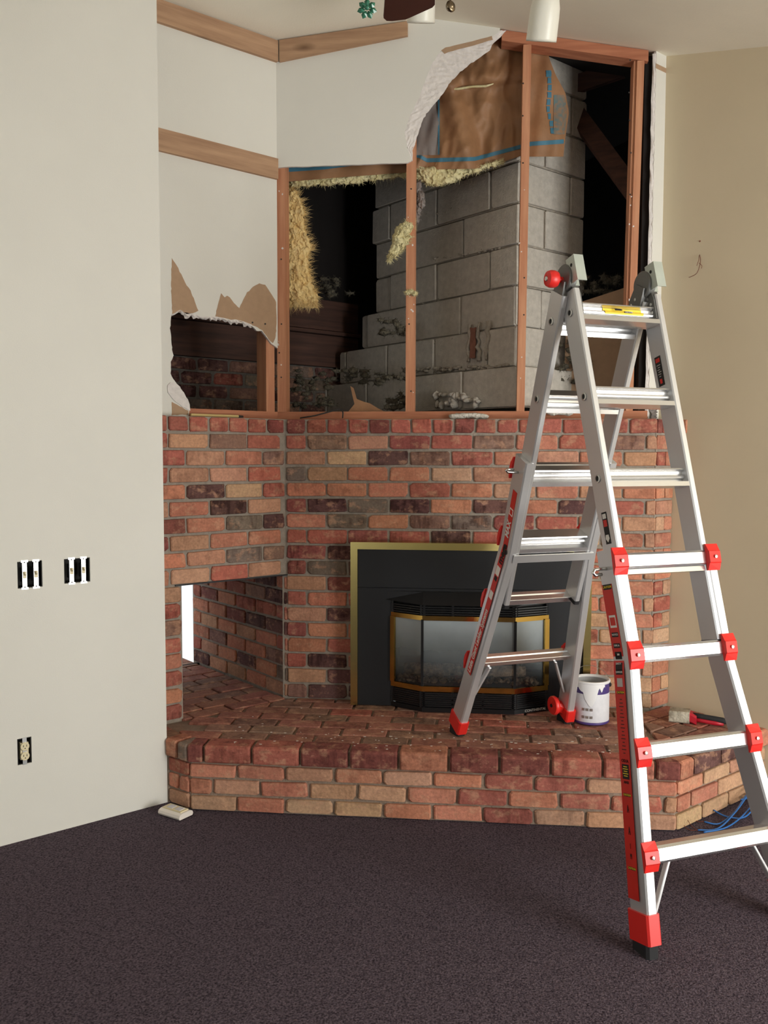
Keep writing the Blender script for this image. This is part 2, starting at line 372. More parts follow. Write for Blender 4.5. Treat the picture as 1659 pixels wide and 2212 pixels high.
# ------------------------------------------------------------------ bricks
PAL = {'tan': (192, 145, 118), 'orange': (196, 132, 106), 'red': (178, 106, 91), 'deep': (148, 87, 79), 'maroon': (108, 77, 73), 'brown': (148, 115, 100), 'grey': (130, 113, 101), 'buff': (196, 157, 126), 'dusty_red': (166, 112, 96), 'dusty_brown': (150, 115, 98)}
def pick(weights, rnd):
    t = rnd.uniform(0, sum(weights.values()))
    for k, w_ in weights.items():
        t -= w_
        if t <= 0: return k
    return k
def brick_poly(name, poly, frame, depth, parent, colkey, rnd, rough=1.0, mottle=None, m='fired_clay_brick', label=None, face=0.0):
    """poly: (s,t) outline of the visible face in the plane of frame=(origin, s-axis, t-axis, outward normal)."""
    o, sx, tx, n = frame; P = np.array(poly, float); cen = P.mean(0); N = len(P); ring = []
    for i in range(N):                                        # chamfer each corner unevenly
        a, c, d = P[i-1], P[i], P[(i+1) % N]
        la, ld = np.linalg.norm(a-c), np.linalg.norm(d-c)
        k = rough*rnd.choice((.004, .005, .006, .008, .012)); k = min(k, la*.2, ld*.2)
        j = rough*.0024
        ring.append(c+(a-c)/la*k*rnd.uniform(.6, 1.3)+np.array([rnd.uniform(-j, j), rnd.uniform(-j, j)]))
        ring.append(c+(d-c)/ld*k*rnd.uniform(.6, 1.3)+np.array([rnd.uniform(-j, j), rnd.uniform(-j, j)]))
    ring = np.array(ring); M = len(ring); w_ = rough*.0045
    dirs = cen-ring; dirs /= np.linalg.norm(dirs, axis=1)[:, None]+1e-9
    inner = ring+dirs*w_*1.3; f = rnd.uniform(-.002, .002)*rough+face
    W = lambda q, h: o+sx*q[0]+tx*q[1]+n*h
    V = [W(q, f) for q in inner]+[W(q, f-w_) for q in ring]+[W(q, -depth) for q in ring]
    F = [tuple(range(M))]+[(i, (i+1) % M, M+(i+1) % M, M+i) for i in range(M)]+[(M+i, M+(i+1) % M, 2*M+(i+1) % M, 2*M+i) for i in range(M)]
    c = lin(PAL[colkey]); v = rnd.uniform(.86, 1.14)
    if mottle is None: mottle = {'maroon': 1, 'deep': .6, 'brown': .5, 'red': .45, 'grey': .7}.get(colkey, .3)*rnd.uniform(.3, 1.3)
    col = tuple(min(1, x*v*rnd.uniform(.95, 1.05)) for x in c)+(min(1, mottle),)
    ang = math.atan2(sx[1], sx[0])
    return mk(name, V, F, m, parent, rotz=ang, color=col)
def rect(s0, s1, t0, t1): return [(s0, t0), (s1, t0), (s1, t1), (s0, t1)]
MIXW = dict(tan=26, orange=30, red=20, deep=7, maroon=8, brown=8, grey=3)
MIXD = dict(tan=8, orange=16, red=20, deep=18, maroon=26, brown=10, grey=10)
MIXR = dict(red=40, deep=26, orange=18, maroon=4)
MIXH = dict(tan=28, orange=30, red=12, buff=20, brown=10)
MIXT = dict(dusty_red=46, dusty_brown=36, red=8, brown=10)
MIXL = dict(tan=25, buff=30, orange=30, red=8)
J = .0115
rb = random.Random(11)
K_ = dict(t='tan', o='orange', r='red', d='deep', m='maroon', b='brown', g='grey', f='buff')
ROWB = ['drrrdrrrdrrrrrrrr', 'rbtdrborbt', 'tfmbrotot', 'gtooftorto', 'ooorototo', 'dmgmomomrt', 'ogobgdrot', 'rrdrmrofot', 'dmmrdotrt', 'dgbrmmdrot', 'td', 'ro', 'tm', 'do', 'or', 'rm', 'tm', 'bm']
ROWL = ['drrrrrr', 'rbt', 'botr', 'rtt', 'rfmo', 'tmo', 'mgod', 'oot', 'bgto', 'trfo']
def keyat(rows, r, i, W):
    if r < len(rows) and i < len(rows[r]): return K_[rows[r][i]]
    return pick(W, rb)

SUR = thing('brick_fireplace_surround', (0, 0, HZ), 'red and tan brick fireplace face with grey mortar joints above the raised hearth', 'fireplace')
# mortar backing bodies
b = MB(); IX0, IX1, IZ1 = -.50, .46, .98
MR = .011
grid_wall(b, np.array([0, MR, 0]), EX, AX-.02, BX+.004-MR, HZ-.02, BT-.004, EY*.075, [(IX0, IX1, HZ-.02, IZ1)])
b.build('mortar', 'mortar', SUR)
T0, T1, TZ = -1.225, AX*S2, HZ+8*CZ+.004          # log niche opening in p, lintel height
b = MB(); grid_wall(b, PQ(0, QB-MR), E1, PL_END-.05, T1+.0, HZ-.02, BT-.004, -E2*.075, [(T0+.008, T1+.2, HZ-.02, TZ-.004)])
b.build('mortar', 'mortar', SUR, rotz=math.pi/4)
PB = BX*S2                                          # p of the outside corner
b = MB(); b.prism([PQ(PB+.006, BX*S2-MR, HZ-.02), PQ(PW+.02, BX*S2-MR, HZ-.02), PQ(PW+.02, BX*S2-MR, BT-.004), PQ(PB+.006, BX*S2-MR, BT-.004)], -E2*.06)
b.build('mortar', 'mortar', SUR, rotz=math.pi/4)
FB = (np.zeros(3), EX, EZ, -EY); FLQ = (PQ(0, QB), E1, EZ, E2); FRQ = (PQ(0, BX*S2), E1, EZ, E2)
for r in range(18):
    z0 = BT-(r+1)*CZ+J/2; z1 = BT-r*CZ-J/2
    W = MIXR if r == 0 else (MIXD if r in (5, 6, 8) else MIXW)
    # fireplace face
    x = AX+.006; first = True; ib = 0
    while x < BX-.02:
        L = .1035 if r == 0 else (.105 if (first and r % 2 == 1) else .204)
        x1 = min(x+L-J, BX-.001)
        if BX-x1 < .035: x1 = BX-.001
        if not (x > -.585 and x1 < .545 and z1 < 1.06):
            brick_poly('brick', rect(x, x1, z0, z1), FB, .06, SUR, keyat(ROWB, r, ib, W if not (r > 7 and x > .5) else MIXL), rb)
        ib += 1; first = False; x = x1+J
    # slanting left part, laid from the corner outwards
    p = T1-.005; first = True; ib = 0
    while p > PL_END-.02:
        L = .1035 if r == 0 else ((.128 if r % 2 == 0 else .19) if first else .204)
        if first and r % 2 == 1 and r: p -= .022
        p0 = p-L+J
        zz = (z0+z1)/2
        if zz > TZ-.02: brick_poly('brick', rect(p0, p, z0, z1), FLQ, .06, SUR, keyat(ROWL, r, ib, W), rb); ib += 1
        elif p0 < T0-.03:
            brick_poly('brick', rect(PL_END-.06, T0+rb.uniform(-.008, .006), z0, z1), FLQ, .07, SUR, pick(MIXR if r > 12 else MIXW, rb), rb, rough=1.6); break
        first = False; p = p0-J
    # return beside the right wall
    e = PW-.004
    if r == 0: cuts = [(PB+.008, PB+.045), (PB+.052, e+.03)]
    elif r % 2 == 0: cuts = [(PB+.008, PB+.006+(e-PB)/2-.003), (PB+.006+(e-PB)/2+.003, e)]
    else: cuts = [(PB+.008, e)]
    for a, c in cuts: brick_poly('brick', rect(a, c, z0, z1), FRQ, .045, SUR, pick(MIXR if r == 0 else MIXL, rb), rb, rough=.7)
ce = onP(1475, 920, PW); brick_poly('brick', rect(qof(ce)-.024, qof(ce)+.024, BT-CZ+J/2, BT-J/2), (PQ(PW-.010, 0), E2, EZ, -E1), .02, SUR, 'orange', rb)
# log niche running back from the slanting part
TQ = qof(onP(414, 1350, T1))
b = MB(); b.prism([PQ(T1+.010, QB-.02, HZ-.02), PQ(T1+.010, TQ, HZ-.02), PQ(T1+.010, TQ, TZ+.05), PQ(T1+.010, QB-.02, TZ+.05)], E1*.06)
b.prism([PQ(T0-.01, QB-.085, HZ-.02), PQ(T0-.01, TQ, HZ-.02), PQ(T0-.01, TQ, TZ+.05), PQ(T0-.01, QB-.085, TZ+.05)], -E1*.06)
b.build('mortar', 'mortar', SUR, rotz=math.pi/4)
b = MB(); b.prism([PQ(T0-.08, QB-.087, TZ), PQ(T1+.08, QB-.087, TZ), PQ(T1+.08, TQ, TZ), PQ(T0-.08, TQ, TZ)], EZ*.06)
b.build('niche_roof', 'mortar', SUR, rotz=math.pi/4)
b = MB(); b.box(PQ((T0+T1)/2, QB-.035, TZ-.003), T1-T0+.05, .065, .006, (E1, E2, EZ)); b.build('steel_lintel', 'black_steel', SUR, rotz=math.pi/4)
FTN = (PQ(T1, 0), E2, EZ, -E1)
for r in range(8):
    z0 = HZ+r*CZ+J/2+.002; z1 = HZ+(r+1)*CZ-J/2; q = QB-.004; first = True
    while q > TQ+.03:
        L = .1 if (first and r % 2) else .204; q0 = max(q-L+J, TQ-.002+(r % 2)*.02)
        brick_poly('brick', rect(q0, q, z0, z1), FTN, .05, SUR, pick(MIXW, rb), rb); first = False; q = q0-J

# ------------------------------------------------------------------ hearth
HE = thing('brick_hearth', (-.15, -.35, 0), 'raised brick hearth with slanted ends in front of the fireplace', 'hearth')
YF = -.742; L1 = np.array([-1.19, YF]); QH = (.82-YF)*S2
PLH = (L1[0]+L1[1])*S2                              # left end face lies on p = PLH (faces the wall side)
b = MB(); inset = .012
base = [PQ(PL_END+.014, QL+.004)[:2], (L1[0]+.008, YF+inset), (.82-.012, YF+inset), PQ(PW+.01, QH-inset)[:2], (BX+.1, .08), (AX, .02), PQ(T1, QB-.02)[:2], PQ(T1+.02, TQ-.45)[:2], PQ(T0-.06, TQ-.45)[:2], PQ(T0-.06, QB-.02)[:2], PQ(PL_END+.002, QB-.02)[:2], PQ(PL_END+.002, QL)[:2]]
b.prism([np.array([*q, 0]) for q in base], (0, 0, HZ-.012)); b.build('mortar', 'hearth_mortar', HE)
FH = (np.array([0, YF, 0]), EX, EZ, -EY); FHR = (PQ(0, QH), E1, EZ, E2); W0 = PQ(PL_END+.002, QL+.004); LDIR = np.array([L1[0], YF, 0])-W0; LLEN = np.linalg.norm(LDIR); LDIR /= LLEN; FHL = (W0, LDIR, EZ, np.array([LDIR[1], -LDIR[0], 0]))
zr = [(0.0, .071), (.071, .142), (.142, .207)]
for r, (a, c) in enumerate(zr):
    z0, z1 = a+.004, c-.007
    x = L1[0]+.006; k = 0
    while x < .815:
        L = .1 if (k == 0 and r == 1) else .206
        x1 = min(x+L-J, .815)
        if .815-x1 < .04: x1 = .815
        brick_poly('brick', rect(x, x1, z0, z1), FH, .06, HE, pick(MIXH, rb), rb, rough=1.2, face=rb.uniform(0, .003)); x = x1+J; k += 1
    p = (.82+YF)*S2+.006; k = 0
    while p < PW:
        L = .1 if (k == 0 and r == 1) else (.19 if k == 0 else .206); p1 = min(p+L-J, PW)
        brick_poly('brick', rect(p, p1, z0, z1), FHR, .06, HE, pick(MIXL, rb), rb, rough=.9); p = p1+J; k += 1
    q1 = LLEN-.006; q0 = .001
    cuts = [(q0, q1)] if r != 1 else [(q0, (q0+q1)/2-.006), ((q0+q1)/2+.006, q1)]
    for a2, c2 in cuts: brick_poly('brick', rect(a2, c2, z0, z1), FHL, .05, HE, pick(MIXH, rb), rb)
# top course: edge bricks showing face and top
OV = .012
def edge_brick(fr, s0, s1, depth, key):
    o, sx, tx, n = fr
    c = MB(); rr = .006
    z0, z1 = .212, HZ+rb.uniform(-.001, .002); j = lambda: rb.uniform(-.0015, .0015)
    prof = [(OV-.003, z0), (OV+j(), z0+.006), (OV+j(), z1-.011), (OV-.004, z1-.004), (OV-.011, z1), (-depth, z1), (-depth, z0)]
    ns = len(prof); V = []
    for s, e in ((s0, .006), (s0+.007, 0), (s1-.007, 0), (s1, .006)):
        for k, (h, z) in enumerate(prof):
            hh = h-(e if k < 5 else 0); zz = z-(e*.7 if k in (3, 4, 5) else 0); V.append(o+sx*s+n*hh+EZ*zz)
    F = [tuple(range(ns)), tuple(range(4*ns-1, 3*ns-1, -1))]
    for i in range(3):
        for k in range(ns): F.append((i*ns+k, i*ns+(k+1) % ns, (i+1)*ns+(k+1) % ns, (i+1)*ns+k))
    cl = lin(PAL[key]); v = rb.uniform(.8, 1.1)
    mk('brick', V, F, 'fired_clay_brick', HE, rotz=math.atan2(sx[1], sx[0]), color=(*[x_*v for x_ in cl], .5))
x = L1[0]-.004; k = 0
while x < .825:
    L = .075 if k == 0 else .206; x1 = min(x+L-J, .825)
    if .825-x1 < .05: x1 = .825
    edge_brick(FH, x, x1, .088, pick(dict(red=35, deep=30, orange=25, brown=10), rb)); x = x1+J; k += 1
p = (.82+YF)*S2+.008; k = 0
while p < PW-.02:
    L = .1 if k == 0 else .206; p1 = min(p+L-J, PW); edge_brick(FHR, p, p1, .088, pick(MIXW, rb)); p = p1+J; k += 1
edge_brick(FHL, -.004, LLEN/2-.004, .08, 'orange'); edge_brick(FHL, LLEN/2+.006, LLEN-.005, .08, 'grey')
# paving on top
def clip(poly, n, d):                                   # keep n.x <= d
    out = []
    for i in range(len(poly)):
        a, c = np.array(poly[i]), np.array(poly[(i+1) % len(poly)]); da, dc = a@n-d, c@n-d
        if da <= 0: out.append(a)
        if (da < 0 < dc) or (dc < 0 < da): out.append(a+(c-a)*da/(da-dc))
    return out
def parea(P): return abs(sum(P[i][0]*P[(i+1) % len(P)][1]-P[(i+1) % len(P)][0]*P[i][1] for i in range(len(P))))/2 if len(P) > 2 else 0
def pave(poly, ang=0):
    if parea(poly) < .0016: return
    P = []
    for q in poly:
        if not P or np.linalg.norm(np.array(q)-P[-1]) > .008: P.append(np.array(q))
    if len(P) < 3: return
    brick_poly('brick', P, (np.array([0, 0, HZ]), EX, EY, EZ), .03, HE, pick(MIXT, rb), rb, rough=.8, mottle=rb.uniform(.2, .6), face=rb.uniform(-.002, .001))
n1 = np.array([S2, S2]); n2 = np.array([S2, -S2])
mitre_r = ((.82+.03)*math.cos(math.radians(-67.5))-0)        # right mitre: from front right corner to wall corner
cR, cW = np.array([.80, YF+.09]), np.array([BX-.10, .0]); dm = cW-cR; nm_ = np.array([-dm[1], dm[0]])*-1; nm_ = nm_/np.linalg.norm(nm_); dmr = nm_@cR
if nm_[0] < 0: nm_, dmr = -nm_, -dmr
ROW = .1035
for i in range(7):
    y0 = YF+.096+i*ROW*.97; y1 = min(y0+ROW*.97-J, .004); x = L1[0]-.1+(i % 2)*.103
    if y1-y0 < .02: continue
    while x < 1.2:
        q = rect(x, x+.206-J, y0, y1); q = clip(q, nm_, dmr-.006)
        q = clip(q, -n1, -(PL_END+.08)) if q else q
        q = clip(q, -n2, -(QB+.012)) if q else q          # front of the niche line
        if q: pave(q)
        x += .206
for a, c in ((QB+.012, (QB+QL)/2-.004), ((QB+QL)/2+.006, QL-.002)): pave([PQ(PL_END+.008, a)[:2], PQ(PL_END+.076, a)[:2], PQ(PL_END+.076, c)[:2], PQ(PL_END+.008, c)[:2]])
# right wing paving along the slanted edge
q_ = QH-.096
i = 0
while q_ > BX*S2+.01:
    p = -.4+(i % 2)*.1
    while p < PW:
        c4 = [PQ(p, q_-ROW*.97+J)[:2], PQ(p+.206-J, q_-ROW*.97+J)[:2], PQ(p+.206-J, q_)[:2], PQ(p, q_)[:2]]
        q = clip(c4, -nm_, -(dmr+.006)); q = clip(q, n1, PW-.004) if q else q; q = clip(q, -n2, -(BX*S2+.004)) if q else q
        q = clip(q, np.array([0, 1.]), .2) if q else q
        if q: pave(q)
        p += .206
    q_ -= ROW*.97; i += 1
# niche floor paving
q_ = QB+.004; i = 0
while q_ > TQ-.40:
    p = T0-.35+(i % 2)*.1
    while p < T1:
        c4 = [PQ(p, q_-ROW+J)[:2], PQ(p+.206-J, q_-ROW+J)[:2], PQ(p+.206-J, q_)[:2], PQ(p, q_)[:2]]
        q = clip(c4, n1, T1-.006); q = clip(q, -n1, -(T0+.002)) if q else q
        if q: pave(q)
        p += .206
    q_ -= ROW; i += 1
# white paint specks spattered over the hearth
b = MB(); rs = random.Random(4)
for i in range(120):
    x, y = rs.uniform(-1.05, .75), YF+.02+abs(rs.gauss(0, .22))
    if y > -.1: continue
    r_ = rs.uniform(.0015, .005); a0 = rs.uniform(0, 6)
    P = [np.array([x+r_*rs.uniform(.7, 2.2)*math.cos(a0+k*1.26), y+r_*rs.uniform(.5, 1.0)*math.sin(a0+k*1.26), HZ+.0016]) for k in range(5)]
    b.prism(P, (0, 0, .0012))
tag(b.build('plaster_specks', 'paint_specks'), 'white plaster crumbs scattered over the hearth top', 'crumbs', kind='stuff')

# ------------------------------------------------------------------ drywall over the fireplace, framing
def inplane(P, dq): return [p+dq for p in P]
def drywall(name, outline, normal, th, front, back, label):
    b = MB(); b.prism(outline, -normal*th); F = b.M
    b.M = [0]+[2]+[1]*(len(b.M)-2)
    return tag(b.build(name, [front, 'gypsum', back], rotz=math.atan2(-normal[0], -normal[1])*0), label, 'wall', kind='structure')
TH = .013
yd = lambda u, v: onY(u, v, YD)
paint_edge = [(889, 347), (880, 318), (874, 289), (884, 254), (907, 205), (920, 171), (932, 140), (952, 110), (1017, 93), (1063, 80), (1080, 66)]
inner_edge = [(891, 347), (892, 319), (909, 266), (920, 243), (941, 220), (960, 194), (979, 167), (1002, 146), (1036, 122), (1061, 103), (1064, 91), (1083, 76), (1094, 63)]
pe = jag([yd(*q) for q in paint_edge], .0022, .012, seed=1, n=[EX, EZ])
topR = np.array([pe[-1][0], YD, ceil_z((pe[-1][0]-YD)*S2)]); rid = np.array([-.229, YD, 3.6]); xa = -.985
out = [np.array([xa, YD, yd(615, 362)[2]]), *jag([yd(612, 361), yd(880, 352)], .0012, .03, seed=2, n=[EZ]), *pe, topR, rid, np.array([xa, YD, ceil_z((xa-YD)*S2)])]
WB = drywall('wall_back', out, -EY, TH, 'wall_paint', 'drywall_back', 'cream drywall above the brick fireplace with a torn curved edge')
# torn gypsum band
ie = jag([yd(*q) for q in inner_edge], .0035, .011, seed=3, n=[EX, EZ])
def resample(P, n):
    P = np.array(P); d = np.r_[0, np.cumsum(np.linalg.norm(np.diff(P, axis=0), axis=1))]; t = np.linspace(0, d[-1], n)
    return np.stack([np.interp(t, d, P[:, k]) for k in range(3)], 1)
A_, B_ = resample(pe, 60), resample(ie, 60); b = MB(); V = []; K = 7; rg = random.Random(5)
for i in range(60):
    for k in range(K):
        t = k/(K-1); q = A_[i]*(1-t)+B_[i]*t; y = YD+.0005+t*(TH-.001)+(rg.uniform(-.003, .003) if 0 < k < K-1 else 0); V.append((q[0]+(rg.uniform(-.003, .003) if 0 < k < K-1 else 0), y, q[2]))
for i in range(60):
    q = B_[i]; V.append((q[0], YD+TH+.001, q[2]))
F = [(i*K+k, i*K+k+1, (i+1)*K+k+1, (i+1)*K+k) for i in range(59) for k in range(K-1)]+[(i*K+K-1, 60*K+i, 60*K+i+1, (i+1)*K+K-1) for i in range(59)]
mk('torn_gypsum', V, F, 'gypsum', WB)
b = MB(); b.prism(jag([yd(*q)-EY*.0008 for q in [(953, 109), (962, 103), (1010, 92), (1062, 78), (1064, 86), (1020, 99), (968, 113), (960, 117)]], .0012, .02, True, 6, [EX, EZ]), EY*.0006); b.build('torn_paper', 'kraft_board', WB)
# slanting left drywall with a broken hole
ld = lambda u, v: onQ(u, v, QD)
C7 = lambda x, y: (300+x/4.879, 540+y/4.879)
hole = [(1455, 1035), (1380, 970), (1300, 850), (1260, 860), (1220, 830), (1190, 800), (1100, 770), (1000, 760), (880, 722), (760, 712), (680, 720), (600, 690), (530, 650), (440, 640), (420, 655), (345, 690), (330, 790), (340, 1000), (365, 1110), (340, 1180), (335, 1300), (375, 1380), (430, 1440), (480, 1520), (530, 1600), (535, 1690), (520, 1735)]
hp = jag([ld(*C7(*q)) for q in hole], .0025, .012, seed=8, n=[E1, EZ])
pA = ((-.985+YD))*S2
zb = BT-.01
hp[0] = PQ(pA, QD, hp[0][2]); hp[-1] = np.array([hp[-1][0], hp[-1][1], zb])
out = [PQ(PL_END+.002, QD, ceil_z(QD)), PQ(pA, QD, ceil_z(QD)), *hp, PQ(PL_END+.002, QD, zb)]
WD = drywall('wall_diagonal', out, E2, TH, 'wall_paint', 'drywall_back', 'cream drywall on the slanting wall with a broken hole above the bricks')
def patch(pts, name, m, lift=.0008, th=.0006, seed=0, amp=.0018):
    b = MB(); b.prism(jag([ld(*C7(*q))+E2*lift for q in pts], amp, .012, True, seed, [E1, EZ]), -E2*th); return b.build(name, m, WD)
patch([(345, 85), (400, 165), (460, 285), (500, 370), (530, 400), (580, 510), (625, 640), (560, 670), (430, 650), (352, 680), (345, 520), (338, 350)], 'torn_paper', 'kraft_board', seed=1)
patch([(805, 700), (830, 580), (865, 460), (900, 500), (930, 480), (960, 495), (1000, 560), (1060, 610), (1095, 530), (1140, 450), (1200, 390), (1270, 355), (1330, 370), (1375, 430), (1445, 550), (1450, 800), (1440, 930), (1415, 985), (1385, 960), (1300, 845), (1220, 800), (1100, 765), (900, 716)], 'torn_paper', 'kraft_board', seed=2)
patch([(345, 1600), (430, 1645), (520, 1695), (515, 1735), (345, 1740)], 'torn_paper', 'kraft_board', seed=3)
# crumbling white gypsum along the hole
def crumbs(pts, wid, seed, parent, name='torn_gypsum'):
    P = resample([ld(*C7(*q)) for q in pts], 44); rg = random.Random(seed); V = []; K = 5
    for i in range(44):
        wv = wid*(.35+1.2*abs(noise.noise(Vector((i*.45, seed*3.1, 0)))))
        for k in range(K):
            t = k/(K-1); V.append(P[i]+EZ*(.006-wv*t)+E1*rg.uniform(-.003, .003)+E2*(.001+.007*math.sin(t*3.1)*rg.uniform(.4, 1.3)-.010*t))
    F = [(i*K+k, i*K+k+1, (i+1)*K+k+1, (i+1)*K+k) for i in range(43) for k in range(K-1)]
    return mk(name, V, F, 'gypsum', parent)
crumbs([(350, 690), (430, 640), (500, 690), (560, 680), (640, 710), (720, 715), (800, 715), (900, 730), (960, 750), (1020, 745), (1100, 765), (1190, 800)], .022, 3, WD)
patch([(330, 1395), (375, 1400), (430, 1450), (480, 1525), (525, 1600), (535, 1690), (430, 1640), (345, 1570), (305, 1500), (300, 1430)], 'torn_gypsum', 'gypsum', lift=.004, th=.003, seed=5, amp=.003)
b = MB()
for x_, y_ in ((1195, 765), (1330, 780)):
    c = ld(*C7(x_, y_)); b.lathe(c+E2*.001, E2, [(.0045, 0), (.0045, .002), (.002, .003), (0, .002)], 10)
b.build('screw_head', 'dark_wire', WD)
# return drywall on the right with its torn edge
eL = jag([np.array([.836+.0, YD+.016, BT]), np.array([.836, YD+.016, ceil_z(QR)])], .0035, .02, seed=9, n=[E1])
pr0 = pof(eL[0])
out = [PQ(PW, QR, BT), PQ(PW, QR, ceil_z(QR)), *[PQ(pof(q), QR, q[2]) for q in eL[::-1]]]
WR = drywall('wall_return', out, E2, TH, 'wall_paint', 'drywall_back', 'narrow cream drywall strip between the open studs and the right wall')
b = MB(); b.prism([PQ(pr0-.001, QR+.0008, 3.33), PQ(PW-.001, QR+.0008, 3.33), PQ(PW-.001, QR+.0008, 3.352), PQ(pr0-.001, QR+.0008, 3.352)], -E2*.0005); b.build('torn_paper', 'kraft_board', WR)
V = []; F = []; n_ = 40
for i in range(n_):
    z = BT+.01+(ceil_z(QR)-BT-.02)*i/(n_-1); V += [PQ(pr0+.004, QR+.0006, z), PQ(pr0-.006+rg.uniform(-.004, .004), QR-.006, z), PQ(pr0-.010+rg.uniform(-.004, .004), QR-.014, z)]
for i in range(n_-1): F += [(i*3, i*3+1, i*3+4, i*3+3), (i*3+1, i*3+2, i*3+5, i*3+4)]
mk('torn_gypsum', V, F, 'gypsum', WR)
# crushed scrap at the foot of the strip
V = []; F = []
for i in range(9):
    for k in range(5): V.append(PQ(pr0+.0+k*.013+rg.uniform(-.004, .004), QR+.002+rg.uniform(0, .016), BT+.0+i*.011-.012*abs(k-1)*(i/8)))
F = [(i*5+k, i*5+k+1, (i+1)*5+k+1, (i+1)*5+k) for i in range(8) for k in range(4)]
mk('torn_paper', V, F, 'foil_grey', WR)

FRM = thing('stud_wall_frame', (-.1, .15, BT), 'exposed orange brown timber stud frame above the brick', 'framing')
YS = YD+TH
def stud(u0, u1, v, zt, zb=BT+.038, dy=0, d=.089, xt=None):
    a, c = onY(u0, v, YS+dy), onY(u1, v, YS+dy); b = MB()
    lean = xt or 0
    if zt is None: zt = ceil_z(((a[0]+c[0])/2+lean-YS)*S2)-.0535
    b.prism([(a[0], YS+dy, zb), (c[0], YS+dy, zb), (c[0]+lean, YS+dy, zt), (a[0]+lean, YS+dy, zt)], EY*d)
    return b.build('stud', 'stud_wood', FRM)
stud(598, 617, 620, 3.52)
stud(877, 896, 620, ceil_z((-.32-.1)*S2)-.04)
stud(1117, 1134, 800, None, xt=.012)
stud(1353, 1368, 830, None, xt=.022); stud(1346, 1352, 830, None, dy=.012, xt=.022)
b = MB(); b.prism([(.790, YS+.03, BT+.038), (.822, YS+.03, BT+.038), (.822, YS+.03, 3.40), (.790, YS+.03, 3.40)], EY*.09); b.build('corner_stud', 'hollow_shade', FRM)  # set-back stud in the hollow's painted near-black shade
b = MB(); b.prism([(-.99, YS, BT-.004), (.83, YS, BT-.004), (.83, YS, BT+.038), (-.99, YS, BT+.038)], EY*.089); b.build('sill_plate', 'plate_wood', FRM)
# slanted sill, studs on the left
b = MB(); b.prism([PQ(PL_END, QD-TH, BT-.004), PQ(pA+.01, QD-TH, BT-.004), PQ(pA+.01, QD-TH, BT+.038), PQ(PL_END, QD-TH, BT+.038)], -E2*.089); b.build('sill_plate', 'plate_wood', FRM, rotz=math.pi/4)
a, c = pof(ld(578, 800)), pof(ld(596, 800))
b = MB(); b.prism([PQ(a, QD-TH, BT+.038), PQ(c, QD-TH, BT+.038), PQ(c, QD-TH, 3.5), PQ(a, QD-TH, 3.5)], -E2*.089); b.build('stud', 'stud_wood', FRM, rotz=math.pi/4)
# top plate under the ceiling slope
def cz(x, y): return ceil_z((x-y)*S2)
xa_, xb_ = onY(1084, 66, YS)[0], .80
b = MB(); b.prism([(xa_, YS, cz(xa_, YS)-.002), (xb_, YS, cz(xb_, YS)-.002), (xb_, YS, cz(xb_, YS)-.052), (xa_, YS, cz(xa_, YS)-.052)], EY*.089)
ob = b.build('top_plate', 'plate_wood', FRM)
# nail heads and plaster flecks on the stud faces
b = MB()
for u_, vs in ((607, (560, 700, 762, 815)), (887, (408, 520, 700, 845)), (1132, (180, 250, 352, 600, 680)), (1362, (130, 200, 260, 330, 420, 780))):
    for v_ in vs: b.lathe(onY(u_+rs.uniform(-4, 4), v_, YS-.0005), -EY, [(.004, 0), (.0035, .0015), (0, .001)], 8)
b.build('nail_head', 'dark_wire', FRM)
b = MB()
for i in range(26):
    u_ = rs.choice((607, 888, 1128, 1362)); v_ = rs.uniform(380, 870); c = onY(u_+rs.uniform(-7, 7), v_, YS-.001); r_ = rs.uniform(.002, .006)
    b.prism([c+np.array([r_*rs.uniform(.5, 1.4)*math.cos(k*1.05), 0, r_*rs.uniform(.5, 1.6)*math.sin(k*1.05)]) for k in range(6)], EY*.001)
tag(b.build('plaster_flecks', 'gypsum', FRM), kind='stuff')

# trim boards left on the walls
def ledger(name, P, n, label, rot):
    b = MB(); b.prism(P, n*.019); return tag(b.build(name, 'trim_wood', rotz=rot), label, 'board', 'bare boards nailed to the drywall')
ledger('trim_board', [PQ(PL_END+.003, QD, 3.425), PQ(pA, QD, 3.425), PQ(pA, QD, 3.524), PQ(PL_END+.003, QD, 3.524)], E2, 'bare wooden board along the ceiling on the slanting wall', math.pi/4)
ledger('trim_board', [PQ(PL_END+.003, QD, 2.866), PQ(pA-.003, QD, 2.862), PQ(pA-.003, QD, 2.960), PQ(PL_END+.003, QD, 2.965)], E2, 'knotty wooden board halfway up the slanting wall', math.pi/4)
P4 = [onY(u, v, YD) for u, v in ((597, 136), (881, 80))]; x0b, x1b = P4[0][0]+.019, P4[1][0]
ledger('trim_board', [(x0b, YD, P4[0][2]), (x1b, YD, P4[1][2]), (x1b, YD, cz(x1b, YD)-.006), (x0b, YD, cz(x0b, YD)-.006)], -EY, 'bare wooden board rising along the ceiling over the fireplace', 0)

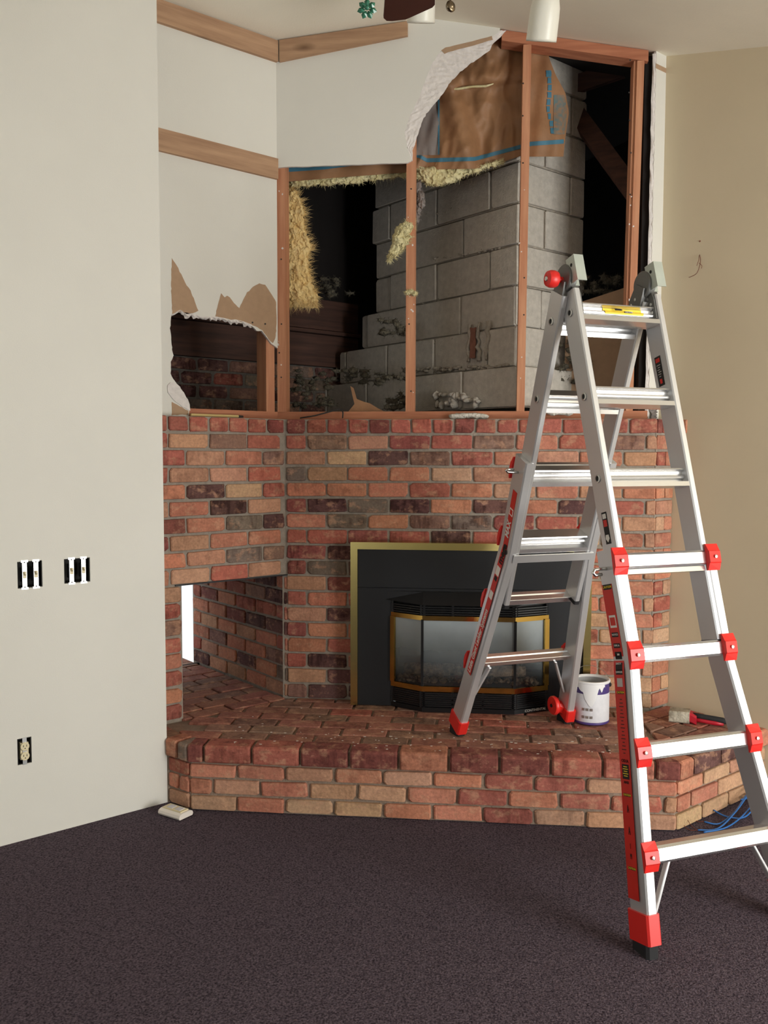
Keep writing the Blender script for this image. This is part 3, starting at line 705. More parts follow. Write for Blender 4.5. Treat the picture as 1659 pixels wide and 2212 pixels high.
# ------------------------------------------------------------------ inside the wall: cavity, chimney, insulation
QI = -1.60
b = MB()
grid_wall(b, PQ(0, QI-.012), E1, -2.0, 2.0, -.05, 3.7, -E2*.02, [(T0-.0, T1+.065, HZ-.0, TZ)])
AW = tag(b.build('wall_dark_box', 'hollow_shade', rotz=math.pi/4), 'far wall inside the broken drywall, its deep shade painted near-black', 'wall', kind='structure')  # wall painted near-black so the hollow reads as deep shade
b = MB(); b.prism([PQ(1.9, QI-.1, 0), PQ(1.9, QR+.1, 0), PQ(1.9, QR+.1, 3.7), PQ(1.9, QI-.1, 3.7)], E1*.05)
b.prism([PQ(PW+.09, QR-.02, 0), PQ(1.95, QR-.02, 0), PQ(1.95, QR-.02, 3.7), PQ(PW+.09, QR-.02, 3.7)], E2*.05)
b.prism([PQ(-2.0, QI-.1, 0), PQ(-2.0, QL-.12, 0), PQ(-2.0, QL-.12, 3.5), PQ(-2.0, QI-.1, 3.5)], E1*.05)
tag(b.build('wall_dark_box', 'hollow_shade'), 'added near-black boards shutting outside light out of the wall hollow', 'wall', kind='structure')  # boards added to stop sky light leaking into the hollow
# floor of the cavity behind the brick
b = MB(); b.prism([PQ(-1.4, QD-.11, BT-.06), PQ(pA-.02, QD-.11, BT-.06), np.array([-.9, .2, BT-.06]), np.array([.8, .2, BT-.06]), PQ(1.3, QR-.05, BT-.06), PQ(1.3, QI, BT-.06), PQ(-1.4, QI, BT-.06)], EZ*.03)
tag(b.build('floor_attic', 'debris_wool'), 'dusty ledge behind the brick face', 'ledge', kind='structure')
# near-black sheet added under the cream ceiling as the hollow's shade
cav = [PQ(PL_END, QD-.02)[:2], np.array([-1.0, .118]), np.array([.82, .2]), PQ(1.9, QR-.02)[:2], PQ(1.9, QI)[:2], PQ(PL_END, QI)[:2]]
b = MB()
for sg_ in (1, -1):
    pl_ = clip(cav, np.array([S2, -S2])*sg_, QRIDGE*sg_)
    b.prism([np.array([q[0], q[1], ceil_z((q[0]-q[1])*S2)-.008]) for q in pl_], EZ*.005)
tag(b.build('ceiling_shade_sheet', 'hollow_shade'), 'added near-black sheet painting the shade over the wall hollow', 'ceiling', kind='structure')
# brick and boards on the far cavity wall
FAI = (PQ(0, QI), E1, EZ, E2)
za = 1.52
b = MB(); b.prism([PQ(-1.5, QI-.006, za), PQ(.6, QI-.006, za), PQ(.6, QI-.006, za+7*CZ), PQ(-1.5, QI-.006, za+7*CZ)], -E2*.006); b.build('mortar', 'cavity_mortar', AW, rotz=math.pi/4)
for r in range(7):
    p = -1.25+(r % 2)*.1
    while p < .35:
        brick_poly('brick', rect(p, p+.192, za+r*CZ+J/2, za+(r+1)*CZ-J/2), FAI, .02, AW, pick(dict(brown=30, grey=15, maroon=30, deep=10), rb), rb, rough=1.5); p += .204
zw = za+7*CZ
BRD = thing('rim_boards', PQ(-.4, QI+.03, zw), 'dark brown timber boards above bricks inside the wall hollow', 'timber')
for z0, z1, th in ((zw, zw+.20, .02), (zw+.2, zw+.225, .05), (zw+.23, zw+.42, .02)):
    b = MB(); b.prism([PQ(-1.6, QI+.002, z0+.002), PQ(.5, QI+.002, z0+.002), PQ(.5, QI+.002, z1-.002), PQ(-1.6, QI+.002, z1-.002)], E2*th); b.build('board', 'dark_timber', BRD, rotz=math.pi/4)
# beams in the dark right bay
for k, (a, c) in enumerate((((1262, 270), (1372, 420)), ((1268, 175), (1370, 140)))):
    A2, C2 = onY(*a, .62), onY(*c, .40 if k == 0 else .62); t = C2-A2; L = np.linalg.norm(t); t = t/L; s_ = np.cross(t, EY); s_ /= np.linalg.norm(s_); n2_ = np.cross(t, s_)
    b = MB(); b.box((A2+C2)/2, L+.5, .09, .038, (t, s_, n2_)); tag(b.build('roof_brace', 'dark_timber'), ['sloping dark brace in the open bay right of the chimney', 'level dark brace high in the bay right of the chimney'][k], 'timber')
b = MB(); P = [onY(u, v, .44) for u, v in ((1225, 662), (1348, 622), (1348, 905), (1215, 905))]; b.prism(P, EY*.013)
tag(b.build('tan_panel', 'kraft_board'), 'tan paper covered panel standing inside the bay right of the chimney', 'panel')

# chimney of concrete blocks, one corner towards the room
KC = onY(1119, 600, .29); PC, QC = pof(KC), qof(KC)
PRE = pof(onQ(1262, 400, QC))
CH = thing('block_chimney', PQ(PC+.3, QC-.3, BT), 'grey concrete block chimney standing behind the open studs', 'chimney')
zj = [onP(1118, v, PC)[2] for v in (437, 527.5, 615.6, 703.7, 793.9)]; BHT = (zj[0]-zj[4])/4
zc0 = zj[4]-BHT
rc = random.Random(21)
mat('block_red', (140, 96, 80), .97, bump=.6, bscale=90, var=.15, vscale=30)
n_c = int((3.62-zc0)/BHT)+1
for k in range(n_c):
    z0 = zc0+k*BHT; z1 = z0+BHT
    st = {0: (.10, onP(600, 860, PC-.1)), 1: (.045, onP(735, 800, PC-.045)), 2: (.02, onP(782, 740, PC-.02))}.get(k, (0, onP(812 if k != 5 else 806, 540, PC)))
    dp, ql = st[0], qof(st[1]); dq = {0: .10, 1: .03}.get(k, 0)
    b = MB(); b.prism([PQ(PC-dp+.012, ql+.01, z0), PQ(PRE-.015, ql+.01, z0), PQ(PRE-.015, QC+dq-.012, z0), PQ(PC-dp+.012, QC+dq-.012, z0)], EZ*(BHT-.004)); b.build('mortar_core', 'block_mortar', CH, rotz=math.pi/4)
    Fl = (PQ(PC-dp, 0), E2, EZ, -E1); Fr = (PQ(0, QC+dq), E1, EZ, E2)
    q = QC+dq-.004; first = True
    while q > ql+.03:
        L = (.20 if k % 2 else .40) if first else .41
        q0 = max(q-L+.012, ql)
        brick_poly('block', rect(q0, q, z0+.006, z1-.006), Fl, .05, CH, 'grey', rc, rough=.9, m='block', face=rc.uniform(-.003, .006)); q = q0-.012; first = False
    p = PC-dp+.006; first = True
    while p < PRE-.03:
        L = (.40 if k % 2 else .20) if first else .41
        brick_poly('block', rect(p, min(p+L-.012, PRE+rc.uniform(-.008, .008)), z0+.006, z1-.006), Fr, .05, CH, 'grey', rc, rough=.9, m='block', face=rc.uniform(-.003, .006)); p += L; first = False
# red brick showing through a chipped block
ctr = onP(1022, 740, PC-.055); b = MB(); b.prism(jag([ctr+E2*a+EZ*c for a, c in ((-.02, -.08), (.02, -.08), (.022, .075), (-.018, .08))], .004, .02, True, 4, [E2, EZ]), -E1*.006); b.build('exposed_brick', 'block_red', CH)
for a in (-.035, .037, .10):
    P = [ctr+E2*(a+rc.uniform(-.012, .012))+EZ*t+E1*.004 for t in np.linspace(-.1, .1, 9)]; b = MB(); b.tube(P, [rc.uniform(.006, .017) for _ in P], 6); b.build('mortar_squeeze', 'block_mortar', CH, smooth=True)
# crumbling mortar ledges
def lumps(name, cs, m, label=None, cat=None, group=None, parent=None, strands=0, sl=.03, kind=None, seed=0, rough=.35, sub=2, sdir=None, sw=.0012):
    rg = random.Random(seed); b = MB()
    bm = bmesh.new(); bmesh.ops.create_icosphere(bm, subdivisions=sub, radius=1); base = [np.array(v.co) for v in bm.verts]; fs = [tuple(v.index for v in f.verts) for f in bm.faces]; bm.free()
    for c, rx, ry, rz in cs:
        c = np.array(c); o_ = Vector((rg.uniform(0, 50), rg.uniform(0, 50), 0)); V = []
        for v in base:
            d = 1+rough*(noise.noise(Vector(v)*2.2+o_)+.6*noise.noise(Vector(v)*6+o_)); V.append(c+np.array([v[0]*rx, v[1]*ry, v[2]*rz])*d)
        b.add(V, fs)
        for i in range(strands):
            v = rg.choice(base); st = c+np.array([v[0]*rx, v[1]*ry, v[2]*rz])*.9
            d = v*np.array([1, .5, 1])+np.array([rg.uniform(-.6, .6) for _ in range(3)]) + (sdir if sdir is not None else 0)
            d /= np.linalg.norm(d); L = sl*rg.uniform(.3, 1.2); sd = np.cross(d, [rg.uniform(-1, 1), 1, rg.uniform(-1, 1)]); sd /= np.linalg.norm(sd)+1e-9; w2 = sw*rg.uniform(.6, 1.8)
            mid = st+d*L*.5+sd*L*.06; b.add([st-sd*w2, st+sd*w2, mid+sd*w2*.7, mid-sd*w2*.7, st+d*L+EZ*-L*.1], [(0, 1, 2, 3), (3, 2, 4)])
    o = b.build(name, m, parent, smooth=True)
    if label: tag(o, label, cat, group, kind)
    elif kind: tag(o, kind=kind)
    return o
for k, (vv, u0, u1, dp) in enumerate(((470, 900, 1000, 0), (566, 940, 1100, 0), (660, 900, 1095, 0), (742, 905, 1090, -.03), (800, 900, 1100, -.06))):
    cs = []
    for i in range(26 if k < 3 else 60):
        u = rc.uniform(u0, u1); c = onP(u, vv-(u-895)*(.19-.19*k/5), PC+dp+.006); r_ = rc.uniform(.003, .008)*(1 if k < 3 else 1.4); cs.append((c+EZ*rc.uniform(-.010, .010), r_*2.2, r_*1.5, r_))
    lumps('mortar_squeeze', cs, 'block_mortar', parent=CH, seed=k, sub=1)
cs = [(onP(rc.uniform(940, 1035), rc.uniform(850, 876), PC-.115), rc.uniform(.012, .03), .015, rc.uniform(.01, .026)) for i in range(22)]
lumps('mortar_lumps', cs, 'plaster_lump', 'pale crumbly mortar splashed on the lowest chimney blocks', 'mortar', kind='stuff', seed=31)
def fuzz(spec, label, seed):
    cs = []; rg = random.Random(seed)
    for u0, u1, v0, v1, y, n in spec:
        for i in range(n): cs.append((onY(rg.uniform(u0, u1), rg.uniform(v0, v1), y+rg.uniform(-.03, .03)), rg.uniform(.012, .035), .02, rg.uniform(.008, .02)))
    return lumps('loose_wool', cs, 'debris_wool', label, 'insulation', strands=80, sl=.02, kind='stuff', seed=seed, rough=.7, sub=1, sw=.0005)
fuzz([(640, 890, 800, 830, .42, 34), (625, 720, 835, 880, .30, 20)], 'dark grey loose wool along the ledge left of the chimney', 1)
fuzz([(820, 880, 690, 722, .52, 16)], 'small dark clump of loose wool on the stepped chimney shoulder', 2)
fuzz([(1205, 1270, 745, 830, .40, 26), (1225, 1262, 690, 750, .40, 8)], 'dark loose wool heaped right of the chimney behind the ladder', 3)
fuzz([(690, 760, 600, 640, .95, 14)], 'dim grey wool tuft at the back of the black hollow', 4)
fuzz([(1255, 1340, 600, 640, .52, 18)], 'dark wool lying on top of the tan panel', 5)
fuzz([(1138, 1170, 850, 885, .26, 9), (830, 880, 850, 880, .24, 10)], 'grey fluff gathered on the sill behind the studs', 6)

# kraft faced batts
def sheet(name, uvs, fy, m, parent=None, th=.003, smooth=True):
    """grid of photo points (rows x cols) set on a gently folded surface y = fy(u, v)"""
    R, Cn = len(uvs), len(uvs[0]); V = [onY(u, v, fy(u, v)) for row in uvs for u, v in row]; n = len(V); V2 = [p+EY*th for p in V]
    F = [(i*Cn+j, i*Cn+j+1, (i+1)*Cn+j+1, (i+1)*Cn+j) for i in range(R-1) for j in range(Cn-1)]
    return mk(name, V+V2, F+[tuple(k+n for k in f) for f in F], m, parent, smooth)
def foldy(u, v):
    a = .205+.012*math.sin(u*.045+v*.012)+.008*noise.noise(Vector((u*.02, v*.02, 1)))
    d = (u-1000)+(v-300)*-.28
    a += -.030*math.exp(-(d/22)**2)+.022*math.exp(-((d-34)/16)**2)
    d2 = (v-192)+(u-960)*.10; a += .02/(1+math.exp(-d2/3.0))-.03*math.exp(-((d2+20)/18)**2)*math.exp(-((u-1040)/60)**2)
    for f1, f2, am in ((.022, .007, .016), (.045, .016, .008)):
        a -= am*(1-2.2*abs(noise.noise(Vector((u*f1+v*f2*.7, v*f2*1.3-u*f2*.4, 4.2)))))
    return a+.012
def interp(t, pts):
    return float(np.interp(t, [p[0] for p in pts], [p[1] for p in pts]))
bot = [(880, 360), (901, 363), (921, 366), (1036, 364), (1080, 352), (1127, 336), (1150, 338), (1240, 337)]
B1 = thing('kraft_insulation_batt', onY(1010, 360, .2), 'creased brown kraft faced insulation batt with blue stripe between the studs', 'insulation')
uu = np.linspace(884, 1136, 80); rows = []
for t in np.linspace(0, 1, 70): rows.append([(u, 70+(interp(u, bot)-70)*t) for u in uu])
sheet('paper_facing', rows, foldy, 'kraft_paper', B1)
cl = [(880, 330), (906, 337), (922, 346), (1026, 343), (1063, 333), (1130, 315), (1148, 310), (1219, 305)]
us = np.linspace(897, 1135, 76); sheet('blue_stripe', [[(u, interp(u, cl)+d) for u in us] for d in (-4, -2, 0, 2.2, 4.5)], lambda u, v: foldy(u, v)-.003, 'tape_blue', B1, th=.001)
sheet('grey_flap', [[(u, v) for u in np.linspace(898, 948, 12)] for v in np.linspace(215, 335, 16)], lambda u, v: foldy(u, v)-.008-.006*math.sin(u*.2+v*.05), 'foil_grey', B1, th=.001)
sheet('blue_stripe', [[(u, v) for u in (946, 949.5)] for v in np.linspace(215, 334, 12)], lambda u, v: foldy(u, v)-.013, 'tape_blue', B1, th=.001)
b = MB(); b.tube([onY(u, v, foldy(u, v)-.014) for u, v in ((955, 192), (990, 192), (1020, 187), (1050, 186), (1066, 181))], [.004, .006, .006, .006, .002], 6); b.build('torn_edge', 'fibreglass_pale', B1, smooth=True)
def fy2(u, v): return .20+.05*max(0, (u-1180)/45)**2+.006*math.sin(v*.06)+.006*math.sin(u*.15+v*.02)
rt = [(85, 1176), (130, 1188), (161, 1200), (200, 1221), (242, 1229), (299, 1221), (337, 1217)]
B2 = thing('kraft_insulation_batt', onY(1180, 338, .2), 'brown kraft batt with blue printed edge hanging against the chimney', 'insulation')
sheet('paper_facing', [[(1132+(interp(v, rt)-1132)*t, v) for t in np.linspace(0, 1, 16)] for v in np.linspace(85, 338, 36)], fy2, 'kraft_paper', B2)
us = np.linspace(1134, 1218, 14); sheet('blue_stripe', [[(u, interp(u, cl)+d) for u in us] for d in (-4, 0, 5)], lambda u, v: fy2(u, v)-.003, 'tape_blue', B2, th=.001)
for k in range(9):
    v0 = 152+k*15.5; u0 = 1180+3*math.sin(k)+k*.8; wv = 11 if k == 0 else rc.uniform(6, 9)
    sheet('printed_letter', [[(u0+a*wv+rc.uniform(-.8, .8), v0+d) for a in (0, .5, 1)] for d in (0, 6, 12.5 if k else 14)], lambda u, v: fy2(u, v)-.003, 'tape_blue', B2, th=.001, smooth=False)
sheet('blue_print', [[(1196+(interp(v, rt)-3-1196)*t, v) for t in np.linspace(0, 1, 6)] for v in np.linspace(205, 290, 12)], lambda u, v: fy2(u, v)-.0025, 'print_blotch', B2, th=.001)
def fluff(name, uv, fy, m, parent=None, nu=70, nv=40, amp=.016, strands=900, sl=.022, seed=0, fs=1.0, edge=.8, sw=.0004):
    rg = random.Random(seed); V = []; F = []
    for i in range(nv+1):
        for k in range(nu+1):
            a, t = k/nu, i/nv; u, v = uv(a, t)
            e = min(a, 1-a, t, 1-t)*7; e = 1-min(1, e)                      # rounds off towards the rim
            o_ = Vector((u*.11*fs, v*.11*fs, seed*7.3))
            n1_ = noise.noise(o_*.5)+.6*noise.noise(o_*1.4)+.5*noise.noise(o_*3.4)+.4*noise.noise(o_*8)
            u += 5*noise.noise(o_*1.1+Vector((9, 0, 0)))+2.2*noise.noise(o_*3+Vector((9, 0, 0))); v += 4*noise.noise(o_*1.1+Vector((0, 9, 0)))+2.2*noise.noise(o_*3.1+Vector((0, 9, 0)))
            V.append(onY(u, v, fy(u, v)+amp*(-.9*n1_+2.2*e*e)+rg.uniform(-.0012, .0012)))
    W = nu+1; F = [(i*W+k, i*W+k+1, (i+1)*W+k+1, (i+1)*W+k) for i in range(nv) for k in range(nu)]
    b = MB(); b.add(V, F)
    for i in range(strands):
        if rg.random() < edge:
            q = rg.randrange(4); a, t = (rg.random(), 1-.06*rg.random()) if q == 0 else ((1-.06*rg.random(), rg.random()) if q == 1 else ((rg.random(), .03) if q == 2 else (.97, rg.random())))
        else: a, t = rg.random(), rg.random()
        st = np.array(V[int(t*nv)*W+int(a*nu)]); out = np.array([(a-.5)*2*(a > .9)+rg.uniform(-.7, .7), rg.uniform(-.9, .2), -(t-.5)*2*(t > .9)+rg.uniform(-.7, .7)]); out /= np.linalg.norm(out)+1e-6
        L = sl*rg.uniform(.25, 1)**1.5*1.3; sd_ = np.cross(out, EY); sd_ /= np.linalg.norm(sd_)+1e-6; w2 = sw*rg.uniform(.6, 1.8); cv = np.array([rg.uniform(-1, 1), 0, rg.uniform(-1, 1)])*L*.25
        md = st+out*L*.55+cv*.4
        b.add([st-sd_*w2, st+sd_*w2, md+sd_*w2*.7, md-sd_*w2*.7, st+out*L+cv], [(0, 1, 2, 3), (3, 2, 4)])
    return b.build(name, m, parent, smooth=True)
fluff('fibre_fill', lambda a, t: (896+192*a, interp(896+192*a, bot)-7+t*(10+34*math.exp(-((896+192*a-945)/62)**2))), lambda u, v: .222, 'fibreglass_pale', B1, nu=110, nv=22, strands=1000, seed=3)
lumps('fibre_fill', [(onY(1060+i*8, 92+abs(i)*2, .215), .016, .012, .012) for i in range(6)], 'fibreglass_pale', parent=B1, strands=60, sl=.024, seed=42, rough=.7, sub=2, sw=.0004)
B3 = thing('kraft_insulation_batt', onY(750, 380, .2), 'low strip of kraft faced insulation with pale fluff over the dark hollow', 'insulation')
sheet('paper_facing', [[(u, 335+t*(interp(u, [(612, 393), (720, 384), (880, 372)])-335)) for u in np.linspace(610, 884, 34)] for t in np.linspace(0, 1, 8)], lambda u, v: .205+.008*math.sin(u*.07)+.006*noise.noise(Vector((u*.05, v*.05, 0))), 'kraft_paper', B3)
sheet('blue_stripe', [[(u, interp(u, [(612, 366), (700, 360), (760, 352)])+d) for u in np.linspace(612, 760, 16)] for d in (-12, 6)], lambda u, v: .198+.008*math.sin(u*.07), 'tape_blue', B3, th=.001)
fluff('fibre_fill', lambda a, t: (616+268*a, interp(616+268*a, [(612, 393), (720, 384), (880, 372)])-7+t*(interp(616+268*a, [(612, 24), (650, 20), (760, 24), (884, 16)]))), lambda u, v: .222, 'fibreglass_pale', B3, nu=140, nv=18, strands=1000, seed=5)
fb_ = fluff('insulation_batt', lambda a, t: (613+a*interp(398+266*t, [(398, 6), (412, 26), (450, 44), (500, 46), (530, 62), (560, 52), (610, 60), (640, 74), (664, 70)]), 398+266*t), lambda u, v: .228, 'fibreglass', None, nu=46, nv=130, strands=2200, sl=.04, seed=6)
tag(fb_, 'thick yellow fibreglass batt standing upright beside the left stud', 'insulation')
tw = lambda t: interp(t, [(0, 8), (.1, 30), (.3, 44), (.5, 40), (.7, 30), (.9, 22), (1, 8)])
tf = fluff('insulation_tuft', lambda a, t: (interp(t, [(0, 884), (.3, 872), (.6, 864), (1, 840)])+(a-.5)*tw(t), 474+90*t), lambda u, v: .084-.010*math.sin(u*.15+v*.07), 'fibreglass_pale', None, nu=34, nv=50, amp=.02, strands=900, sl=.022, seed=9)
tag(tf, 'torn yellow insulation tuft snagged on the middle stud', 'insulation')
lumps('insulation_tuft', [(onY(u, v, .088), .012, .01, .01) for u, v in ((880, 632), (888, 630), (896, 634))], 'fibreglass_pale', 'small fluff knot stuck low on the middle stud', 'insulation', strands=110, sl=.014, seed=46, rough=.8, sub=3, sw=.0004)
lumps('insulation_tuft', [(onY(u, v, .215), .018, .012, .026) for u, v in ((902, 405), (908, 425), (910, 440), (902, 455), (898, 470))], 'foil_grey', 'pale wisp of insulation hanging behind the middle stud', 'insulation', strands=90, sl=.024, seed=47, rough=.8, sub=3, sw=.0004)

# bits lying on the sill
SILL = BT+.0385
b = MB(); c0, c1 = onQ(412, 893, QD+.03), onQ(515, 897, QD+.03); c0[2] = c1[2] = BT+.006; b.tube([c0, c1], .0065, 10); st = b.build('paint_stick', 'yellow_stick'); tag(st, 'yellow stick with dark tip lying on the brick ledge at left', 'stick')
b = MB(); b.tube([c1-(c1-c0)*.005, c1+(c1-c0)*.10], [.007, .005], 10); b.build('dark_tip', 'dark_wire', st)
b = MB(); b.tube([onY(u, v, y) for u, v, y in ((648, 903, .06), (680, 898, .07), (710, 890, .075), (730, 884, .08), (738, 884, .08), (741, 892, .078), (740, 903, .07))], .0035, 8); tag(b.build('loose_wire', 'dark_wire', smooth=True), 'bent grey wire hooked over the timber sill', 'wire')
lumps('plaster_chunk', [(onY(u, 897+abs(u-1015)*.08, .07), .03, .018, .014) for u in range(982, 1052, 10)], 'plaster_lump', 'white plaster lump on the sill left of the ladder', 'plaster', seed=51)
lumps('plaster_chunk', [(onY(u, 889+abs(u-1208)*.1, .07), .025, .016, .016) for u in range(1192, 1230, 9)], 'plaster_lump', 'white plaster lump on the sill behind the ladder rails', 'plaster', seed=52)
b = MB(); P = jag([onY(u, v, .2) for u, v in ((757, 834), (764, 838), (771, 862), (800, 872), (830, 889), (752, 889), (766, 872), (760, 852))], .002, .03, True, 3, [EX, EZ]); b.prism(P, EY*.004); tag(b.build('paper_scrap', 'kraft_paper'), 'curled brown paper scrap on the sill left of the middle stud', 'paper')

# ------------------------------------------------------------------ fireplace insert
INS = thing('fireplace_insert', (0, -.05, HZ), 'black gas fireplace insert with brass trim and bay front glass', 'fireplace insert')
YP = -.080; fx0, fx1, fz1 = onY(757, 1350, YP-.012)[0], onY(1277, 1350, YP-.012)[0], onY(757, 1171, YP-.012)[2]; fz0 = HZ+.002; fw = .034
b = MB()
b.prism([(fx0, YP-.012, fz0), (fx0+fw, YP-.012, fz0), (fx0+fw, YP-.012, fz1-fw), (fx1-fw, YP-.012, fz1-fw), (fx1-fw, YP-.012, fz0), (fx1, YP-.012, fz0), (fx1, YP-.012, fz1), (fx0, YP-.012, fz1)], EY*.09); b.build('brass_trim', 'brass_satin', INS)
bx0, bx1 = onY(845, 1400, YP)[0], onY(1184, 1400, YP)[0]; zb1 = onY(845, 1296, YP)[2]
b = MB(); ZS = zb1+.06
b.prism([(fx0+fw, YP, ZS), (fx1-fw, YP, ZS), (fx1-fw, YP, fz1-fw), (fx0+fw, YP, fz1-fw)], EY*.02)
b.build('surround_panel', 'black_steel', INS)
for a, c in ((fx0+fw, bx0), (bx1, fx1-fw)):
    b = MB(); b.prism([(a, YP, fz0), (c, YP, fz0), (c, YP, ZS-.002), (a, YP, ZS-.002)], EY*.02); b.build('surround_panel', 'black_steel', INS)
b = MB(); b.prism([(bx0, YP, zb1), (bx1, YP, zb1), (bx1, YP, ZS-.002), (bx0, YP, ZS-.002)], EY*.02); b.build('surround_panel', 'black_steel', INS)
YB = -.172                                               # front of the bay
m0, m1 = onY(912, 1400, YB)[0], onY(1113, 1400, YB)[0]
bay = [np.array([bx0, YP-.002, 0]), np.array([m0, YB, 0]), np.array([m1, YB, 0]), np.array([bx1, YP-.002, 0])]
zt = lambda v: onY(1000, v, YB)[2]
ZG0, ZG1, ZL1 = zt(1484), zt(1340), zt(1310)
def baypath(z, off=0):
    c = np.array([(bx0+bx1)/2, 0, 0]); out = []
    for k, p in enumerate(bay):
        o = np.array([0, -off, 0]) if k in (1, 2) else np.array([(-off if k == 0 else off)*.3, -off*.4, 0]); out.append(p+o+EZ*z)
    return out
def bayband(name, z0, z1, th, m, off=0, parent=INS):
    b = MB(); P = baypath(0, off); Pi = [p+EY*th for p in P]
    b.prism([*P, *Pi[::-1]], EZ*(z1-z0)); b.V = [(v[0], v[1], v[2]+z0) for v in b.V]; return b.build(name, m, parent)
# hood, louvres
b = MB(); hp_ = [np.array([bx0-.03, YP+.001, ZL1+.012]), np.array([m0-.0, YB-.012, ZL1+.004]), np.array([m1, YB-.012, ZL1+.004]), np.array([bx1+.03, YP+.001, ZL1+.012])]
V = hp_+[np.array([bx0-.03, YP+.001, zb1+.045]), np.array([m0, YP-.02, zb1+.045]), np.array([m1, YP-.02, zb1+.045]), np.array([bx1+.03, YP+.001, zb1+.045])]+[np.array([bx0-.03, YP+.002, ZL1+.004]), np.array([bx1+.03, YP+.002, ZL1+.004])]
mk('hood', V, [(0, 1, 5, 4), (1, 2, 6, 5), (2, 3, 7, 6), (0, 1, 2, 3), (4, 5, 6, 7), (0, 3, 7, 4)], 'black_steel', INS)
b = MB(); b.prism([p+EY*.014 for p in baypath(HZ)]+[np.array([bx1, YP+.06, HZ]), np.array([bx0, YP+.06, HZ])], EZ*.004); b.build('base_plate', 'black_steel', INS)
nlow = 7; zl0 = HZ+.028
bayband('bottom_rail', HZ+.003, zl0-.004, .012, 'black_grille')
for k in range(nlow):
    z = zl0+(ZG0-.03-zl0)*k/nlow; bayband('louvre', z, z+.008, .014, 'black_grille')
for k in range(4):
    z = ZG1+.022+(ZL1+.0-ZG1-.022)*k/4; bayband('louvre', z, z+.006, .014, 'black_grille')
for zz0, zz1 in ((zl0-.005, ZG0-.026), (ZG1+.018, ZL1+.008)):
    for i in range(3):
        a, c = bay[i], bay[i+1]
        for t in ((0.02, .33, .66, .98) if i == 1 else (.04, .96)):
            p = a+(c-a)*t; b = MB(); b.box(p+EY*.007+EZ*(zz0+zz1)/2, .010, .014, zz1-zz0); b.build('louvre_post', 'black_grille', INS)
    P = [p+EY*.03 for p in baypath(0)]; b = MB(); b.prism([*P, *[p+EY*.004 for p in P[::-1]]], EZ*(zz1-zz0)); b.V = [(v[0], v[1], v[2]+zz0) for v in b.V]; b.build('louvre_back', 'firebox_dark', INS)
bayband('brass_rail', ZG1-.004, ZG1+.018, .012, 'brass', .004); bayband('brass_rail', ZG0-.026, ZG0-.002, .012, 'brass', .004)
for i, t in ((0, .07), (2, .93)):
    a, c = bay[i], bay[i+1]; d = (c-a)/np.linalg.norm(c-a); n = np.array([d[1], -d[0], 0]); p = a+(c-a)*t
    b = MB(); b.box(p+n*.004+EZ*(ZG0+ZG1)/2, .024, .012, ZG1-ZG0, (d, n, EZ)); b.build('brass_post', 'brass', INS)
for p in (bay[1], bay[2]):
    b = MB(); b.box(p+EY*.002+EZ*(ZG0+ZG1)/2, .012, .012, ZG1-ZG0); b.build('mullion', 'black_grille', INS)
for i in range(3):
    a, c = bay[i]+EY*.006, bay[i+1]+EY*.006; b = MB()
    b.add([a+EZ*ZG0, c+EZ*ZG0, c+EZ*ZG1, a+EZ*ZG1], [(0, 1, 2, 3)]); b.build('glass_pane', 'sooty_glass', INS)
b = MB(); yb = .30
for P in ([(bx0, YP, HZ+.002), (bx0, yb, HZ+.002), (bx0, yb, ZL1), (bx0, YP, ZL1)], [(bx1, YP, HZ+.002), (bx1, yb, HZ+.002), (bx1, yb, ZL1), (bx1, YP, ZL1)], [(bx0, yb, HZ+.002), (bx1, yb, HZ+.002), (bx1, yb, ZL1), (bx0, yb, ZL1)], [(bx0, YP, ZL1), (bx1, YP, ZL1), (bx1, yb, ZL1), (bx0, yb, ZL1)], [(bx0, YP, ZG0-.02), (bx1, YP, ZG0-.02), (bx1, yb, ZG0-.02), (bx0, yb, ZG0-.02)]): b.add(P, [(0, 1, 2, 3)])
b.build('firebox', 'firebox_dark', INS)
cs = [((random.uniform(bx0+.04, bx1-.04), random.uniform(-.06, .02), ZG0+random.uniform(-.012, .010)), random.uniform(.008, .022), .018, random.uniform(.006, .014)) for i in range(190)]
cs = [c for c in cs if c[0][1] > YB+.03]
lumps('ember_bed', cs, 'ash', parent=INS, seed=61, sub=1)
b = MB(); b.tube([(bx0+.06, .02, ZG0+.035), (bx0+.2, -.01, ZG0+.04), (bx1-.1, .01, ZG0+.036)], [.03, .034, .026], 10); b.build('log', 'ash', INS, smooth=True)
d = (bay[3]-bay[2]); d /= np.linalg.norm(d); n = np.array([d[1], -d[0], 0])
text('CONTINENTAL', .017, bay[2]+d*.055+n*.003+EZ*(HZ+.014), d, EZ, 'white_ink', INS, 'badge_lettering')

# ------------------------------------------------------------------ ladder
R_ = np.array([.902, .432, 0]); R_ /= np.linalg.norm(R_)
HL = np.array([.302, -1.205, 2.097]); FLp = onZ(1397, 2060, 0); BLp = onZ(985, 1583, HZ)
def legdir(foot):
    d = foot-HL; d = d-R_*(d@R_); return d/np.linalg.norm(d), np.linalg.norm(d)
DF, LF = legdir(FLp); DB, LB = legdir(BLp)
NF = np.cross(R_, DF); NF = NF if NF[1] < 0 else -NF
NB = np.cross(R_, DB); NB = NB if NB[1] > 0 else -NB
LAD = thing('ladder', np.array([*(.5*(FLp+BLp))[:2], 0]), 'aluminium folding step ladder with red fittings standing on carpet and hearth', 'ladder')
def LP(leg, w_, s, n=0.0):
    if leg == 'f': return HL+R_*(.172+.060*s+w_)+DF*s+NF*n
    return HL+R_*(.150+.053*s+w_)+DB*s+NB*n
IW, ID, OW, OD = .024, .086, .036, .092
